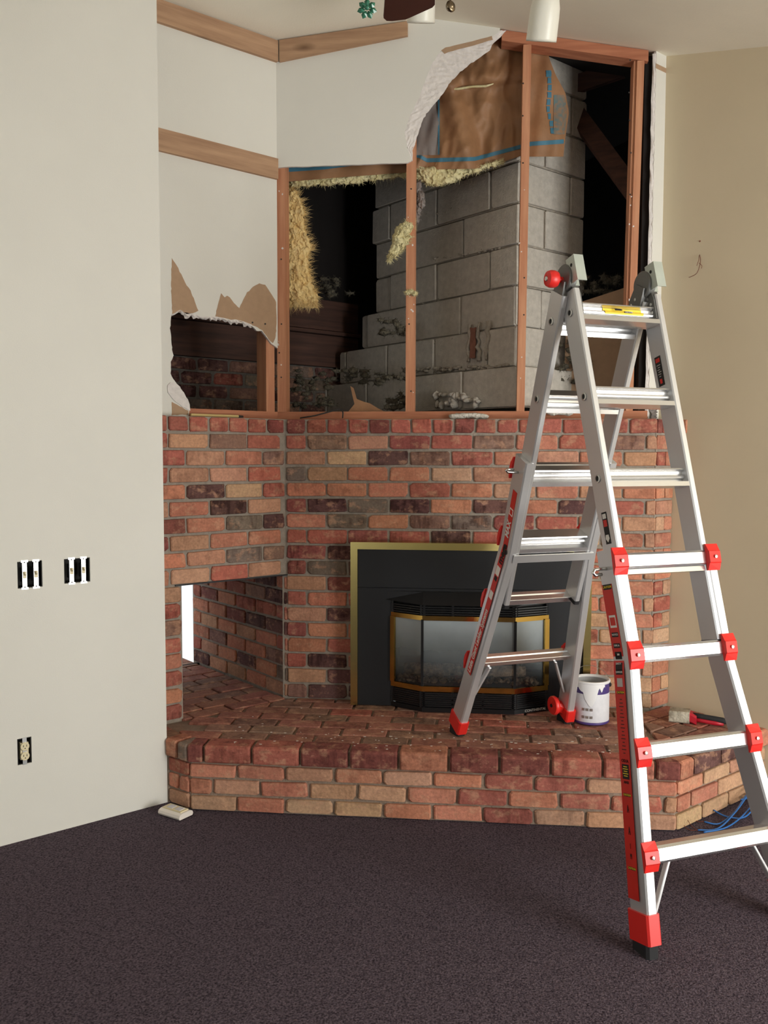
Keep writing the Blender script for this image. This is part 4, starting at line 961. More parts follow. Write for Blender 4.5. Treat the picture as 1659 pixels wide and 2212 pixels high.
SPEC = {'f': dict(hin=.163, s_in=1.24, o0=.925, kink=1.285, hk=.182, hf=.285, s_end=LF, N=NF, rin=(.117, .409, .688, .975), rout=(.967, 1.265, 1.562, 1.868), boot=.112),
        'b': dict(hin=.163, s_in=1.30, o0=.665, kink=1.07, hk=.180, hf=.274, s_end=LB, N=NB, rin=(.144, .430, .728, 1.02), rout=(.725, 1.022, 1.317, 1.628), boot=.085)}
def prof_rung(sg): return [(.030*sg, -.028), (.032*sg, -.023), (.014*sg, -.019), (.012*sg, -.011), (.022*sg, -.006), (.025*sg, 0), (.022*sg, .005), (.012*sg, .010), (.013*sg, .016), (.040*sg, .019), (.042*sg, .035), (.0, .035), (-.030*sg, .030), (-.030*sg, -.026)]
for leg, S in SPEC.items():
    N_ = S['N']
    Dn = DF if leg == 'f' else DB
    for sd in (-1, 1):
        b = MB(); b.sweep([LP(leg, sd*S['hin'], .045), LP(leg, sd*S['hin'], S['s_in'])], R_, N_, chbox(IW, ID, .004)); b.build('inner_rail', 'aluminium_rail', LAD)
        e = S['s_end']-S['boot']
        hb = S['hk']+(S['hf']-S['hk'])*(e-S['kink'])/(S['s_end']-S['kink'])
        b = MB(); b.sweep([LP(leg, sd*S['hk'], S['o0']), LP(leg, sd*S['hk'], S['kink']-.03), LP(leg, sd*(S['hk']+.004), S['kink']+.03), LP(leg, sd*hb, e)], R_, N_, chbox(OW, OD, .005)); rail = b.build('outer_rail', 'aluminium_rail', LAD)
        b = MB(); b.sweep([LP(leg, sd*hb, e-.01), LP(leg, sd*(S['hf']-.004), S['s_end']-.035)], R_, N_, chbox(OW+.012, OD+.012, .006)); bt = b.build('foot_boot', 'red_plastic', LAD)
        zf = 0 if leg == 'f' else HZ+.002
        c0 = LP(leg, sd*(S['hf']-.004), S['s_end']-.044); c1 = c0.copy(); c1[2] = zf; c1 += Dn*np.array([1, 1, 0])*.015
        b = MB(); b.sweep([c0, c1], R_, np.cross(EZ, R_), chbox(OW+.008, OD-.010, .008)); b.build('rubber_pad', 'black_rubber', bt)
        b = MB(); b.sweep([LP(leg, sd*S['hin'], S['s_in']-.002), LP(leg, sd*S['hin'], S['s_in']+.014)], R_, N_, chbox(IW+.002, ID+.002, .004)); b.build('end_cap', 'black_rubber', LAD)
    for s in S['rin']:
        b = MB(); P0, P1 = LP(leg, -S['hin']+IW/2-.002, s), LP(leg, S['hin']-IW/2+.002, s)
        sg = 1 if leg == 'f' else -1
        b.sweep([P0, P1], N_, Dn, prof_rung(sg)); b.build('inner_rung', 'aluminium', LAD)
        for sd in (-1, 1):                                  # swaged rung ends showing as rings on the rail
            b = MB(); b.lathe(LP(leg, sd*(S['hin']+IW/2), s), R_*sd, [(.014, 0), (.014, .003), (.009, .004), (.0085, -.001)], 16); rg_ = b.build('rung_eyelet', 'zinc', LAD)
            b = MB(); b.lathe(LP(leg, sd*(S['hin']+IW/2+.001), s), R_*sd, [(.0085, 0), (0, .0006)], 16); b.build('eyelet_hole', 'box_dark', rg_)
    for k, s in enumerate(S['rout']):
        hk = S['hk'] if s < S['kink'] else S['hk']+(S['hf']-S['hk'])*(s-S['kink'])/(S['s_end']-S['kink'])
        off = OD/2-.016
        b = MB(); b.sweep([LP(leg, -hk, s, off), LP(leg, hk, s, off)], N_, Dn, chbox(.036, .052, .008)); rn = b.build('outer_rung', 'aluminium', LAD)
        b = MB(); b.sweep([LP(leg, -hk, s-.020, off-.03), LP(leg, hk, s-.020, off-.03)], N_, Dn, chbox(.030, .006, .001)); b.build('tread', 'aluminium', rn)
        for sd in (-1, 1):                                  # red corner brackets
            c = LP(leg, sd*hk, s, OD/2); b = MB()
            sec = [(-.044, 0), (-.044, .006), (-.022, .017), (-.018, .021), (.018, .021), (.022, .017), (.044, .006), (.044, 0)]
            w0, w1 = (-.024, .024)
            V = [c+R_*ww*sd+Dn*a+N_*(h*(1 if ww == w0 else .8)) for ww in (w0, w1) for a, h in sec]; m_ = len(sec)
            F = [tuple(range(m_)), tuple(range(2*m_-1, m_-1, -1))]+[(i, (i+1) % m_, m_+(i+1) % m_, m_+i) for i in range(m_)]
            br = mk('rung_bracket', V, F, 'red_plastic', LAD)
            b = MB(); b.lathe(c+N_*.023, N_, [(.006, 0), (.006, .002), (.003, .003), (0, .003)], 10); b.build('rivet', 'zinc', br)
# spread braces under the lowest rungs
for leg in 'fb':
    S = SPEC[leg]; s = S['rout'][-1]
    for sd in (-1, 1):
        a, c = LP(leg, sd*.16, s+.022, .012), LP(leg, sd*(S['hf']-.045), s+.185, .0); b = MB(); b.sweep([a, a+(c-a)*.15, c], R_, S['N'], chbox(.010, .022, .002)); b.build('foot_brace', 'aluminium_rail', LAD)
b = MB(); b.sweep([LP('b', -SPEC['b']['hk'], 1.075, -OD/2-.004), LP('b', SPEC['b']['hk'], 1.075, -OD/2-.004)], NB, DB, chbox(.005, .034, .001)); b.build('spreader_bar', 'aluminium_rail', LAD)
# hinges
for sd in (-1, 1):
    c = HL+R_*(.161+sd*.158)+EZ*.004; b = MB()
    b.lathe(c-R_*.017, R_, [(.020, 0), (.044, .002), (.048, .006), (.048, .028), (.044, .032), (.020, .034), (0, .034)], 28)
    hg = b.build('hinge', 'cast_grey', LAD); shade_auto(hg)
    for leg, Dn, N_ in (('f', DF, NF), ('b', DB, NB)):
        b = MB(); a = LP(leg, sd*.158, .0); e = LP(leg, sd*.158, .13)
        b.prism([a+N_*.020-R_*.013, a-N_*.030-R_*.013, e-N_*.034-R_*.013, e+N_*.034-R_*.013, LP(leg, sd*.158, .06)+N_*.036-R_*.013], R_*.026); b.build('hinge_arm', 'cast_grey', hg)
        for i, (ss, nn) in enumerate(((.075, .018), (.075, -.016), (.105, .018), (.105, -.016), (.05, .004))):
            for s2 in (-1, 1):
                b = MB(); b.lathe(LP(leg, sd*.158+s2*IW/2, ss, nn), R_*s2, [(.0065, 0), (.006, .003), (0, .004)], 8); b.build('rivet', 'zinc', hg)
    # galvanised top bracket
    P = [(-.018, -.025), (.018, -.025), (.018, .025), (-.018, .025), (-.018, .021), (.014, .021), (.014, -.021), (-.018, -.021)]
    b = MB(); b.sweep([LP('f', sd*.158, -.056, .050), LP('f', sd*.158, .030, .050)], R_*-1, NF, P); bk = b.build('top_bracket', 'galvanised', LAD)
    b = MB(); b.box(LP('f', sd*.158, -.0575, .050), .036, .05, .003, (R_, NF, DF)); b.build('bracket_cap', 'galvanised', bk)
    b = MB(); b.lathe(LP('f', sd*.158-.0182, -.030, .052), -R_, [(.006, 0), (.006, .0006), (0, .0006)], 12); b.build('bracket_hole', 'box_dark', bk)
c = HL+R_*(.161-.158)
b = MB(); b.lathe(c-R_*.017, -R_, [(.010, 0), (.010, .018), (.026, .022), (.029, .032), (.029, .046), (.025, .056), (.010, .060), (.009, .058), (0, .058)], 24); kn = b.build('lock_knob', 'red_plastic', LAD); shade_auto(kn, 50)
b = MB(); b.lathe(c-R_*.0755, -R_, [(.009, 0), (.008, .004), (0, .004)], 6); b.build('knob_nut', 'zinc', kn)
# spring pins
def pin(c, out, dn):
    b = MB(); b.tube([c, c+out*.02, c+out*.045+dn*.002, c+out*.052+dn*.012, c+out*.045+dn*.02, c+out*.02+dn*.018], .0055, 8); b.build('spring_pin', 'chrome', LAD, smooth=True)
pin(LP('f', -(SPEC['f']['hk']+OW/2), .985), -R_, DF); pin(LP('f', SPEC['f']['hk']+OW/2, .972), R_, DF); pin(LP('b', -(SPEC['b']['hk']+OW/2), .722), -R_, -DB*.4+EZ*.2)
# wheel at the far right foot
c = LP('b', SPEC['b']['hf']-.065, LB-.085, .015)
b = MB(); b.lathe(c-R_*.012, R_, [(.030, 0), (.040, .002), (.043, .007), (.043, .017), (.040, .022), (.030, .024)], 28); wh = b.build('wheel', 'red_plastic', LAD); shade_auto(wh)
b = MB(); b.lathe(c-R_*.014, R_, [(.008, -.001), (.008, .002), (.030, .003), (.030, .025), (0, .025)], 24); b.build('wheel_hub', 'black_rubber', wh)
b = MB(); b.sweep([c+R_*.01, LP('b', SPEC['b']['hf']-.02, LB-.075)], NB, DB, chbox(.05, .05, .01)); b.build('wheel_arm', 'red_plastic', LAD)
# stickers
def sticker(leg, s0, s1, m, parent=LAD, side=-1, wid=.052, n0=0, lift=.0008, name='sticker', h=None, on='outer'):
    S = SPEC[leg]
    def hw(s):
        if on == 'inner': return S['hin']+IW/2
        return (S['hk'] if s < S['kink'] else S['hk']+.004+(S['hf']-S['hk'])*(s-S['kink'])/(S['s_end']-S['kink']))+OW/2
    K = max(2, int(abs(s1-s0)/.03)+1); V = []
    ss = sorted({s0, s1, *([S['kink']-.03, S['kink']+.03] if s0 < S['kink'] < s1 and on == 'outer' else [])})
    ss = sorted({*np.linspace(s0, s1, K).tolist(), *ss})
    for s in ss:
        for nn in (n0-wid/2, n0+wid/2): V.append(LP(leg, side*(hw(s)+lift), s, nn))
    n = len(V); V2 = [v-R_*side*.0008 for v in V]; F = [(i*2, i*2+1, i*2+3, i*2+2) for i in range(len(ss)-1)]
    return mk(name, V+V2, F+[tuple(k+n for k in f) for f in F], m, parent)
sf = sticker('f', 1.035, 2.0, 'red_sticker', wid=.056, n0=-.014)
def hwf(s): S = SPEC['f']; return (S['hk'] if s < S['kink'] else S['hk']+.004+(S['hf']-S['hk'])*(s-S['kink'])/(S['s_end']-S['kink']))+OW/2
def side_text(leg, body, s, n0, size, m, par, up=False, bold=0, sx=1, lift=.0018, vertical=True):
    S = SPEC[leg]; N_ = S['N']; Dn = DF if leg == 'f' else DB
    hw = (S['hk'] if s < S['kink'] else S['hk']+.004+(S['hf']-S['hk'])*(s-S['kink'])/(S['s_end']-S['kink']))+OW/2
    slope = (.060 if leg == 'f' else .053) - (0 if s < S['kink'] else (S['hf']-S['hk'])/(S['s_end']-S['kink']))
    t = Dn+R_*slope; t /= np.linalg.norm(t)
    if vertical:                                       # reads upwards along the rail
        ax = -t; ay = np.cross(-R_, ax)
    else:
        ay = -t; ax = np.cross(ay, -R_)
    ay /= np.linalg.norm(ay); ax /= np.linalg.norm(ax)
    return text(body, size, LP(leg, -(hw+lift), s, n0), ax, ay, m, par, bold=bold, sx=sx, align='LEFT' if vertical else 'CENTER')
sticker('f', 1.035, 1.052, 'black_ink', sf, wid=.044, n0=-.012, lift=.0014, name='sticker_panel'); side_text('f', 'CAUTION', 1.044, -.012, .011, 'yellow_sticker', sf, vertical=False)
for s0, s1, tx, cm in ((1.19, 1.205, 'NOTICE', 'white_ink'), (1.225, 1.24, 'TYPE IA', 'white_ink'), (1.252, 1.27, '300', 'white_ink'), (1.282, 1.297, 'SAFETY', 'white_ink'), (1.308, 1.324, 'DANGER', 'white_ink'), (1.375, 1.384, 'CAUTION', 'yellow_sticker'), (1.60, 1.645, '', ''), (1.688, 1.697, 'CAUTION', 'yellow_sticker'), (1.905, 1.914, 'CAUTION', 'yellow_sticker')):
    sticker('f', s0, s1, 'black_ink', sf, wid=.036, n0=-.012, lift=.0014, name='sticker_panel')
    if tx: side_text('f', tx, (s0+s1)/2, -.012, .009, cm, sf, vertical=False)
sticker('f', 1.135, 1.175, 'white_ink', sf, wid=.036, n0=-.012, lift=.0012, name='sticker_panel'); sticker('f', 1.335, 1.362, 'zinc', sf, wid=.03, n0=-.012, lift=.0014, name='sticker_panel')
sticker('f', 1.142, 1.168, 'red_sticker', sf, wid=.028, n0=-.012, lift=.0018, name='sticker_panel')
for k in range(5): sticker('f', 1.606+k*.007, 1.6085+k*.007, 'yellow_sticker', sf, wid=.02+.008*(k % 2), n0=-.012, lift=.0018, name='print_line')
side_text('f', 'OSHA', 1.59, -.012, .014, 'black_ink', sf, vertical=False); side_text('f', 'ANSI', 1.655, -.012, .012, 'black_ink', sf, vertical=False)
for k, s in enumerate((1.735, 1.80, 1.845, 1.875)): side_text('f', 'AAIM'[k], s, -.012, .034 if k < 2 else .024, 'black_ink', sf, vertical=False, sx=.45)
for k in range(16): sticker('f', 1.40+k*.011, 1.4025+k*.011, 'black_ink', sf, wid=.012+.012*((k*7) % 3)/2, n0=-.012, lift=.0014, name='print_line')
sb = sticker('b', .80, 1.66, 'red_sticker', wid=.036, n0=-.004)
side_text('b', 'MAX', 1.000, -.004, .040, 'white_ink', sb, bold=.0012, sx=.82); side_text('b', 'mega', 1.12, -.004, .046, 'black_ink', sb, bold=.0016, sx=.92)
side_text('b', 'Little Giant Ladder Systems', 1.652, -.004, .034, 'white_ink', sb, bold=.0006, sx=.83)
sticker('b', .875, .905, 'white_ink', sb, wid=.03, n0=-.004, lift=.0014, name='sticker_panel'); sticker('b', .88, .90, 'red_sticker', sb, wid=.02, n0=-.004, lift=.0018, name='sticker_panel')
sticker('b', 1.135, 1.175, 'white_ink', sb, wid=.03, n0=-.004, lift=.0012, name='sticker_panel'); sticker('b', 1.18, 1.20, 'black_ink', sb, wid=.022, n0=-.004, lift=.0014, name='sticker_panel'); sticker('b', 1.25, 1.285, 'white_ink', sb, wid=.028, n0=-.004, lift=.0012, name='sticker_panel')
# black warning labels
sk = sticker('f', .80, .905, 'black_ink', wid=.028, n0=.0, on='inner', name='warning_label')
sticker('f', .806, .822, 'white_ink', sk, wid=.020, on='inner', lift=.0014, name='sticker_panel'); sticker('f', .826, .848, 'red_sticker', sk, wid=.020, on='inner', lift=.0014, name='sticker_panel')
hw = SPEC['f']['hin']+IW/2+.0016
mk('arrow', [LP('f', -hw, .875, -.008), LP('f', -hw, .875, .008), LP('f', -hw, .888, .011), LP('f', -hw, .900, 0), LP('f', -hw, .888, -.011)], [(0, 1, 2, 3, 4)], 'white_ink', sk)
hw = -(SPEC['f']['hin']-IW/2-.0008)
def inner_face(s0, s1, n0, n1, m, name, par, lift=0):
    ww = SPEC['f']['hin']-IW/2-.0008-lift
    V = [LP('f', ww, s0, n0), LP('f', ww, s0, n1), LP('f', ww, s1, n1), LP('f', ww, s1, n0)]; V += [v+R_*.0006 for v in V]
    return mk(name, V, [(0, 1, 2, 3), (4, 7, 6, 5)], m, par)
sk2 = inner_face(.255, .36, -.022, .010, 'black_ink', 'warning_label', LAD)
inner_face(.262, .276, -.017, .005, 'red_sticker', 'sticker_panel', sk2, .0005)
for k in range(6): inner_face(.285+k*.008, .288+k*.008, -.016+.004*(k % 2), .004-.003*(k % 3), 'zinc', 'print_line', sk2, .0005)
inner_face(.336, .352, -.012, .0, 'red_plastic', 'sticker_panel', sk2, .0005)
# yellow label on the top rung
s = SPEC['f']['rin'][0]; P0 = LP('f', -.06, s); V = []
for t in (-.055, .10):
    for n, a in ((.0152, -.0185), (.0135, -.0105), (.0233, -.006), (.0263, 0), (.0233, .0052)): V.append(LP('f', t, s+a, n+.001))
ys = mk('caution_label', V, [(i, i+1, 6+i, 5+i) for i in range(4)], 'yellow_sticker', LAD)
tx_ = np.cross(NF, R_); 
text('CAUTION', .0068, LP('f', .024, s-.004, .0282), R_, -DF*.95+NF*.3, 'white_ink', ys, 'lettering')
for w0, w1, a in ((-.015, .018, -.011), (.022, .058, -.004)):
    mk('arrow', [LP('f', w0, s+a-.003, .0265), LP('f', w1-.008, s+a-.003, .0265), LP('f', w1, s+a, .0268), LP('f', w1-.008, s+a+.003, .0275), LP('f', w0, s+a+.003, .0275)], [(0, 1, 2, 3, 4)], 'black_ink', ys)

# ------------------------------------------------------------------ paint can and brush on the hearth
cc = onZ(1277, 1560, HZ)+np.array([0, .02, .003]); CR, CHT = .0825, .196
CAN = thing('paint_can', cc, 'open white paint can with purple bands beside the ladder wheel', 'paint can')
b = MB(); b.lathe(cc, EZ, [(CR-.002, .0), (CR, .002), (CR, .012)], 40); b.build('bottom_band', 'can_purple', CAN, smooth=True)
b = MB(); b.lathe(cc, EZ, [(CR-.001, .010), (CR-.0005, .012), (CR-.0005, .138), (CR-.001, .140)], 40, cap=False); b.build('paper_label', 'can_label', CAN, smooth=True)
b = MB(); b.lathe(cc, EZ, [(CR-.0012, .139), (CR-.001, .140), (CR-.001, .184), (CR-.0012, .185)], 40, cap=False); b.build('purple_band', 'can_purple', CAN, smooth=True)
b = MB(); b.lathe(cc, EZ, [(CR-.001, .183), (CR+.002, .186), (CR+.003, .192), (CR+.001, CHT), (CR-.006, CHT+.001), (CR-.010, .190), (CR-.012, .186), (CR-.004, .184), (CR-.004, .004), (0, .004)], 48, cap=False); b.build('can_rim', 'can_white', CAN, smooth=True)
b = MB(); b.lathe(cc, EZ, [(CR-.005, .160), (0, .1605)], 40); b.build('wet_paint', 'paint_wet', CAN, smooth=True)
def canface(ang, h, r=.0012): return cc+np.array([math.cos(ang)*(CR+r), math.sin(ang)*(CR+r), h])
def drip(angs, tops, lows, m, name, r=.0016):
    V = []; K = 8; n = len(angs)
    for a, t, l in zip(angs, tops, lows):
        for k in range(K): V.append(canface(a, t+(l-t)*k/(K-1), r))
    mk(name, V, [(i*K+k, i*K+k+1, (i+1)*K+k+1, (i+1)*K+k) for i in range(n-1) for k in range(K-1)], m, CAN, smooth=True)
front = math.atan2(CAM[1]-cc[1], CAM[0]-cc[0])
an = np.linspace(front-.85, front+.80, 30)
low = [interp(t, [(0, .165), (.06, .170), (.12, .158), (.2, .150), (.26, .150), (.30, .125), (.36, .11), (.45, .09), (.52, .082), (.62, .10), (.70, .13), (.75, .160), (.80, .172), (.86, .150), (.90, .155), (.95, .175), (1, .172)]) for t in np.linspace(0, 1, 30)]
drip(an, [.190]*30, low, 'can_white', 'paint_drip')
for k in range(6):
    a0 = front+(-.5+.22*(k % 3)); h = .03+.035*(k//3); drip(np.linspace(a0, a0+.16, 4), [h+.012]*4, [h]*4, 'zinc', 'printed_block', .0004)
hp2 = [canface(front-math.pi/2-.1, .17, .004)]
ax_ = np.array([math.cos(front-math.pi/2), math.sin(front-math.pi/2), 0])
b = MB(); b.tube([cc+ax_*math.cos(t)*(CR+.006)*-1+EZ*.172+(EZ*.75+np.array([0, .66, 0]))*math.sin(t)*(CR+.01) for t in np.linspace(0, math.pi, 24)], .0014, 6); b.build('bail_handle', 'chrome', CAN, smooth=True)
for s_ in (-1, 1):
    b = MB(); b.lathe(cc+ax_*s_*(CR-.001)+EZ*.172, ax_*s_, [(.010, 0), (.009, .005), (.004, .009), (0, .009)], 14); b.build('handle_ear', 'black_rubber', CAN, smooth=True)
# wide brush
b0, b1 = onZ(1446, 1556, HZ), onZ(1490, 1561, HZ); d = b1-b0; L = np.linalg.norm(d); d /= L; nrm = np.cross(EZ, d)
BR = thing('wallpaper_brush', (b0+b1)/2, 'wide worn brush with red and black handle lying on the hearth corner', 'brush')
b = MB(); b.sweep([b0+EZ*.028, b0+d*(L+.0)+EZ*.03], nrm, EZ, chbox(.075, .052, .006)); b.build('bristles', 'bristle', BR)
b = MB(); b.sweep([b0+d*L+EZ*.030, b0+d*(L+.012)+EZ*.026, b0+d*(L+.030)+EZ*.016], nrm, EZ, chbox(.062, .044, .008)); b.V = [v for v in b.V]; b.build('ferrule', 'handle_red', BR)
hpth = [b0+d*(L+t)+EZ*z for t, z in ((.012, .032), (.05, .030), (.10, .026), (.14, .022), (.165, .016))]
b = MB(); b.tube([p+EZ*.004 for p in hpth], [.013, .012, .013, .014, .010], 10); hd = b.build('handle', 'black_rubber', BR, smooth=True)
b = MB(); b.tube([b0+d*(L+t)+EZ*z-nrm*.006 for t, z in ((.016, .020), (.06, .016), (.11, .013), (.145, .012))], [.010, .009, .011, .007], 10); b.build('grip', 'handle_red', hd, smooth=True)

# ------------------------------------------------------------------ floor bits
g0, g1 = onZ(338, 1757, 0), onZ(398, 1776, 0); d = g1-g0; L = np.linalg.norm(d); d /= L; nrm = np.cross(EZ, d)
CV = thing('doorbell_cover', (g0+g1)/2, 'small white plastic cover lying on the carpet against the left wall end', 'cover')
mid = (g0+g1)/2+nrm*.03
b = MB(); hsec = [(-.036, .004), (-.040, .012), (-.036, .022), (-.022, .028), (.022, .028), (.036, .022), (.040, .012), (.036, .004)]
b.sweep([mid-d*.062, mid+d*.062], nrm, EZ, hsec); b.build('shell', 'white_plastic', CV)
b = MB(); b.box(mid+EZ*.030, .105, .045, .005, (d, nrm, EZ)); b.build('back_plate', 'ivory_plastic', CV)
for t in (-.02, .025):
    b = MB(); b.box(mid+d*t+EZ*.033, .03, .03, .003, (d, nrm, EZ)); b.build('recess', 'can_label', CV)
def cable(path, r, m, label=None, name='network_cable', parent=None):
    P = [np.array(p, float) for p in path]; out = []
    for i in range(len(P)-1):
        p0, p1, p2, p3 = P[max(i-1, 0)], P[i], P[i+1], P[min(i+2, len(P)-1)]
        for t in np.linspace(0, 1, 7)[:-1]: out.append(.5*((2*p1)+(-p0+p2)*t+(2*p0-5*p1+4*p2-p3)*t*t+(-p0+3*p1-3*p2+p3)*t**3))
    out.append(P[-1]); b = MB(); b.tube(out, r, 7); return b.build(name, m, parent, smooth=True)
def gz(u, v, z=.006):
    P = onZ(u, v, 0); k = pof(P)-(PW-.02)                 # keep the cables on the room side of the wall
    return P-E1*max(0, k)+EZ*z
CB = thing('network_cable_bundle', gz(1590, 1750, 0), 'tangle of blue cables with stripped brown ends on the carpet by the hearth', 'cable')
for k, pts in enumerate(([(1541, 1760, .02), (1570, 1768, .008), (1610, 1767, .006), (1640, 1750, .05), (1659, 1725, .1)],
                         [(1521, 1780, .01), (1555, 1782, .006), (1590, 1760, .02), (1615, 1730, .03), (1640, 1742, .02), (1660, 1700, .08)],
                         [(1507, 1796, .006), (1550, 1793, .006), (1585, 1768, .02), (1612, 1745, .05), (1640, 1715, .10), (1680, 1690, .2)],
                         [(1520, 1801, .006), (1570, 1790, .006), (1610, 1762, .012), (1630, 1735, .03), (1655, 1700, .12)],
                         [(1600, 1742, .03), (1625, 1735, .02), (1640, 1755, .012), (1650, 1775, .01), (1680, 1790, .006)],
                         [(1640, 1690, .18), (1659, 1678, .22), (1700, 1668, .26)], [(1643, 1702, .18), (1660, 1688, .2), (1700, 1676, .26)])):
    cable([gz(*p) for p in pts], .0032, 'blue_cable', name='cable', parent=CB)
for pts in ([(1541, 1760, .02), (1525, 1750, .03), (1510, 1738, .05), (1502, 1732, .06)], [(1521, 1780, .01), (1505, 1778, .008), (1495, 1772, .02)], [(1507, 1796, .006), (1490, 1795, .004), (1478, 1790, .012), (1474, 1785, .03)], [(1507, 1797, .006), (1490, 1790, .02), (1480, 1778, .04)]):
    cable([gz(*p) for p in pts], .0011, 'copper_wire', name='stripped_end', parent=CB)

# ------------------------------------------------------------------ electrical boxes on the left wall
def elec(bx, label, kind):
    p0, p1, z0, z1 = bx; o = PQ((p0+p1)/2, QL, z0); t = thing('wall_switch' if kind else 'wall_outlet', o, label, 'switch' if kind else 'outlet', 'uncovered switches on the left wall' if kind else None)
    b = MB(); dd = .06; e = .0015
    for P in ([PQ(p0+e, QL-dd, z0+e), PQ(p1-e, QL-dd, z0+e), PQ(p1-e, QL-dd, z1-e), PQ(p0+e, QL-dd, z1-e)],): b.prism(P, -E2*.002)
    for a, c in ((p0+e, p0+e+.002), (p1-e-.002, p1-e)): b.prism([PQ(a, QL-.002, z0+e), PQ(c, QL-.002, z0+e), PQ(c, QL-.002, z1-e), PQ(a, QL-.002, z1-e)], -E2*(dd-.002))
    for a, c in ((z0+e, z0+e+.002), (z1-e-.002, z1-e)): b.prism([PQ(p0+e, QL-.002, a), PQ(p1-e, QL-.002, a), PQ(p1-e, QL-.002, c), PQ(p0+e, QL-.002, c)], -E2*(dd-.002))
    b.build('back_box', 'box_dark', t)
    w_ = p1-p0; zc = (z0+z1)/2
    ax3 = (E1, E2, EZ)
    if kind:
        for f_ in (.28, .74):
            pc = p0+w_*f_
            b = MB(); b.box(PQ(pc, QL+.0015, zc), .017, .002, z1-z0+.006, ax3); b.box(PQ(pc, QL+.0015, z1+.001), .026, .002, .008, ax3); b.box(PQ(pc, QL+.0015, z0-.001), .026, .002, .008, ax3); yk = b.build('yoke', 'zinc', t, rotz=math.pi/4)
            b = MB(); b.box(PQ(pc, QL-.012, zc), .022, .02, .055, ax3); b.build('switch_body', 'black_rubber', yk)
            b = MB(); b.box(PQ(pc, QL+.003, zc), .013, .003, .026, ax3); b.build('switch_collar', 'ivory_plastic', yk)
            b = MB(); b.sweep([PQ(pc, QL+.003, zc), PQ(pc, QL+.016, zc+.008)], E1, EZ, chbox(.006, .008, .001)); b.build('toggle', 'ivory_plastic', yk)
            b = MB()
            for zz in (z1-.004, z0+.004): b.lathe(PQ(pc, QL+.0025, zz), E2, [(.003, 0), (.002, .001), (0, .001)], 8)
            b.build('screw', 'dark_wire', yk)
    else:
        pc = (p0+p1)/2
        b = MB(); b.box(PQ(pc, QL+.0015, zc), .016, .002, z1-z0+.004, ax3); b.build('yoke', 'zinc', t, rotz=math.pi/4)
        for s_ in (-1, 1):
            b = MB(); b.lathe(PQ(pc, QL+.002, zc+s_*.019), E2, [(.0165, 0), (.0165, .005), (.015, .006), (0, .006)], 20); fc = b.build('receptacle', 'ivory_plastic', t)
            b = MB(); 
            for a in (-.006, .006): b.box(PQ(pc+a, QL+.0083, zc+s_*.019+.003), .002, .0008, .008, ax3)
            b.lathe(PQ(pc, QL+.0079, zc+s_*.019-.007), E2, [(.0022, 0), (.0022, .0008), (0, .0008)], 8); b.build('slot', 'box_dark', fc)
        b = MB(); b.box(PQ(pc, QL-.012, zc), .03, .024, .066, ax3); b.build('outlet_body', 'ivory_plastic', t)
elec(SW1, 'left pair of bare metal light switches in an open box', 1); elec(SW2, 'right pair of bare metal light switches nearer the fireplace', 1); elec(OUT, 'uncovered ivory duplex outlet low on the left wall', 0)

# wire stub on the right wall
rw = lambda u, v, o=.004: onp(u, v, E1, PW-o)
WS = cable([rw(1511, 550), rw(1513, 562, .012), rw(1511, 575, .016), rw(1505, 590, .014), rw(1494, 597, .008), rw(1488, 599, .006)], .0014, 'copper_wire', name='wire_stub'); tag(WS, 'thin frayed wires sticking out of the right wall', 'wire')
cable([rw(1510, 552), rw(1509, 562, .014), rw(1505, 574, .018)], .0012, 'copper_wire', name='strand', parent=WS); cable([rw(1510, 568, .012), rw(1516, 574, .02), rw(1515, 580, .022)], .0012, 'copper_wire', name='strand', parent=WS)
b = MB(); b.lathe(rw(1512, 521, 0), -E1, [(.004, 0), (.003, .002), (0, .002)], 8); tag(b.build('wall_nail', 'copper_wire'), 'tiny rusty nail head above the wire stub', 'nail')

# ------------------------------------------------------------------ ceiling fan and spotlights
def at(u, v, depth): return CAM+ray(u, v)*depth
HUB = at(899, 0, 1.75)*np.array([1, 1, 0])+EZ*2.628
FAN = thing('ceiling_fan', HUB, 'ceiling fan with a dark brown blade and two pull chain ornaments', 'ceiling fan')
zc_ = ceil_z(qof(HUB))
b = MB(); b.tube([HUB+EZ*.10, HUB*np.array([1, 1, 0])+EZ*(zc_+.01)], .012, 12); b.build('downrod', 'fan_metal', FAN)
b = MB(); b.lathe(HUB, EZ, [(0, -.06), (.05, -.058), (.075, -.03), (.11, 0), (.115, .05), (.09, .09), (.03, .11), (.014, .115)], 32); b.build('motor', 'fan_metal', FAN, smooth=True)
b = MB(); b.lathe(HUB*np.array([1, 1, 0])+EZ*(zc_-.05), EZ, [(.02, 0), (.06, .02), (.065, .06)], 24); b.build('canopy', 'fan_metal', FAN, smooth=True)
fwd = FW*np.array([1, 1, 0]); fwd /= np.linalg.norm(fwd)
def hdir(a): return np.array([fwd[0]*math.cos(a)-fwd[1]*math.sin(a), fwd[0]*math.sin(a)+fwd[1]*math.cos(a), 0])
for k in range(5):
    dr = hdir(k*2*math.pi/5); sd = np.cross(dr, EZ); tilt = math.radians(5); s2 = sd*math.cos(tilt)+EZ*math.sin(tilt); up = np.cross(s2, dr)
    r0, r1 = .15, .585; w0, w1 = .05, .066; o_ = HUB+EZ*.02
    pts = [(r0, -w0), (r1-.02, -w1), (r1-.004, -w1+.008), (r1, -w1+.022), (r1-.002, -.008), (r1-.010, .004), (r1-.052, w1-.006), (r1-.065, w1), (r0, w0)]
    b = MB(); b.prism([o_+dr*a+s2*c for a, c in pts], up*.007); b.build('blade', 'fan_blade_brown', FAN)
    b = MB(); b.sweep([o_+dr*.09, o_+dr*.2+EZ*.002], s2, up, chbox(.05, .008, .002)); b.build('blade_iron', 'fan_metal', FAN)
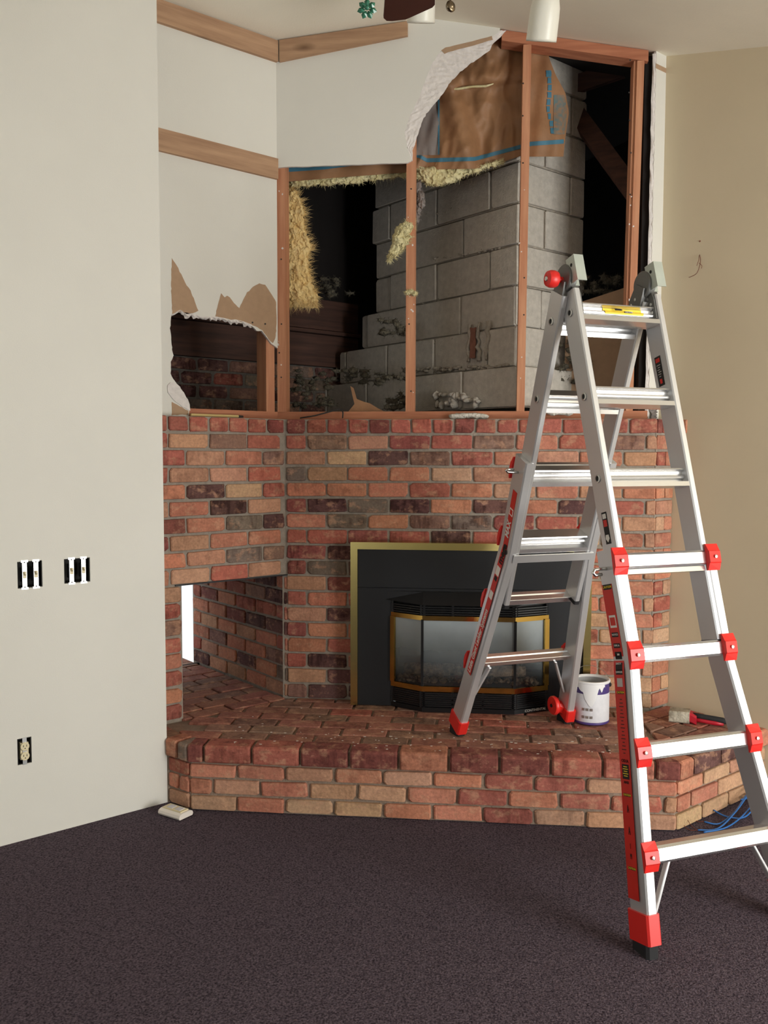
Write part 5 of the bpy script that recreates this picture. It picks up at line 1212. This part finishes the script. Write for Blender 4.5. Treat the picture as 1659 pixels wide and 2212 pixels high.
fl = at(793, 20, 1.75); kb = at(973, 14, 1.72)
for c, nm_2 in ((fl, 'a'), (kb, 'b')):
    b = MB(); b.tube([c+EZ*.012, c+EZ*.08, HUB*np.array([1, 1, 0])+(c-HUB)*np.array([.7, .7, 0])+EZ*2.61], .0012, 6); b.build('pull_chain', 'fan_metal', FAN)
V = []; b = MB(); f2 = fwd; sd = np.cross(f2, EZ)
for k in range(7):
    a = k*2*math.pi/7+math.pi/2; dr = sd*math.cos(a)+EZ*math.sin(a); tn = np.cross(dr, f2)
    P = [fl+dr*.003, fl+dr*.009+tn*.005-f2*.002, fl+dr*.015+tn*.0055-f2*.001, fl+dr*.0205, fl+dr*.015-tn*.0055-f2*.001, fl+dr*.009-tn*.005-f2*.002]
    mid = fl+dr*.012-f2*.006; V = P+[mid, fl+dr*.012+f2*.004]
    b = MB(); b.add(V, [(i, (i+1) % 6, 6) for i in range(6)]+[((i+1) % 6, i, 7) for i in range(6)]); b.build('flower_petal', 'green_glass', FAN)
b = MB(); b.lathe(fl-f2*.006, -f2, [(.005, 0), (.004, .003), (0, .004)], 10); b.build('flower_centre', 'green_glass', FAN, smooth=True)
b = MB(); b.lathe(kb, sd*.6-f2*.8, [(0, -.006), (.008, -.005), (.0108, 0), (.0108, .002), (.008, .005), (.006, .0045), (.003, .007), (0, .007)], 20); b.build('round_knob', 'bronze_knob', FAN, smooth=True)
def spot(u, v, depth, r, h, label, tiltx):
    c = at(u, v, depth); ax = EZ+RT*tiltx-np.array([FW[0], FW[1], 0])*.44; ax /= np.linalg.norm(ax)
    t = thing('ceiling_spotlight', c, label, 'lamp', 'white bullet spotlights hung from the ceiling')
    b = MB(); b.lathe(c, ax, [(r-.004, .002), (r, 0), (r, .01), (r*.98, h*.45), (r*.95, h*.62), (r*.82, h*.80), (r*.6, h*.92), (r*.3, h*.985), (0, h)], 36); b.build('lamp_shade', 'lamp_white', t, smooth=True)
    b = MB(); b.lathe(c, ax, [(r-.004, .003), (r-.008, .03), (0, .05)], 30); b.build('lamp_reflector', 'dark_wire', t, smooth=True)
    top = c+ax*h; zc2 = ceil_z(qof(top)); b = MB(); b.tube([top-EZ*.01, np.array([top[0], top[1], zc2+.005])], .009, 10); b.build('stem', 'lamp_white', t)
    b = MB(); b.lathe(np.array([top[0], top[1], zc2-.02]), EZ, [(.03, 0), (.04, .006), (.042, .03)], 20); b.build('mounting_cup', 'lamp_white', t, smooth=True)
spot(909, 50, 3.55, .056, .19, 'white bullet spotlight half hidden by the fan blade', .02); spot(1169, 90, 3.4, .0585, .185, 'large white bullet spotlight in front of the open framing', .06)
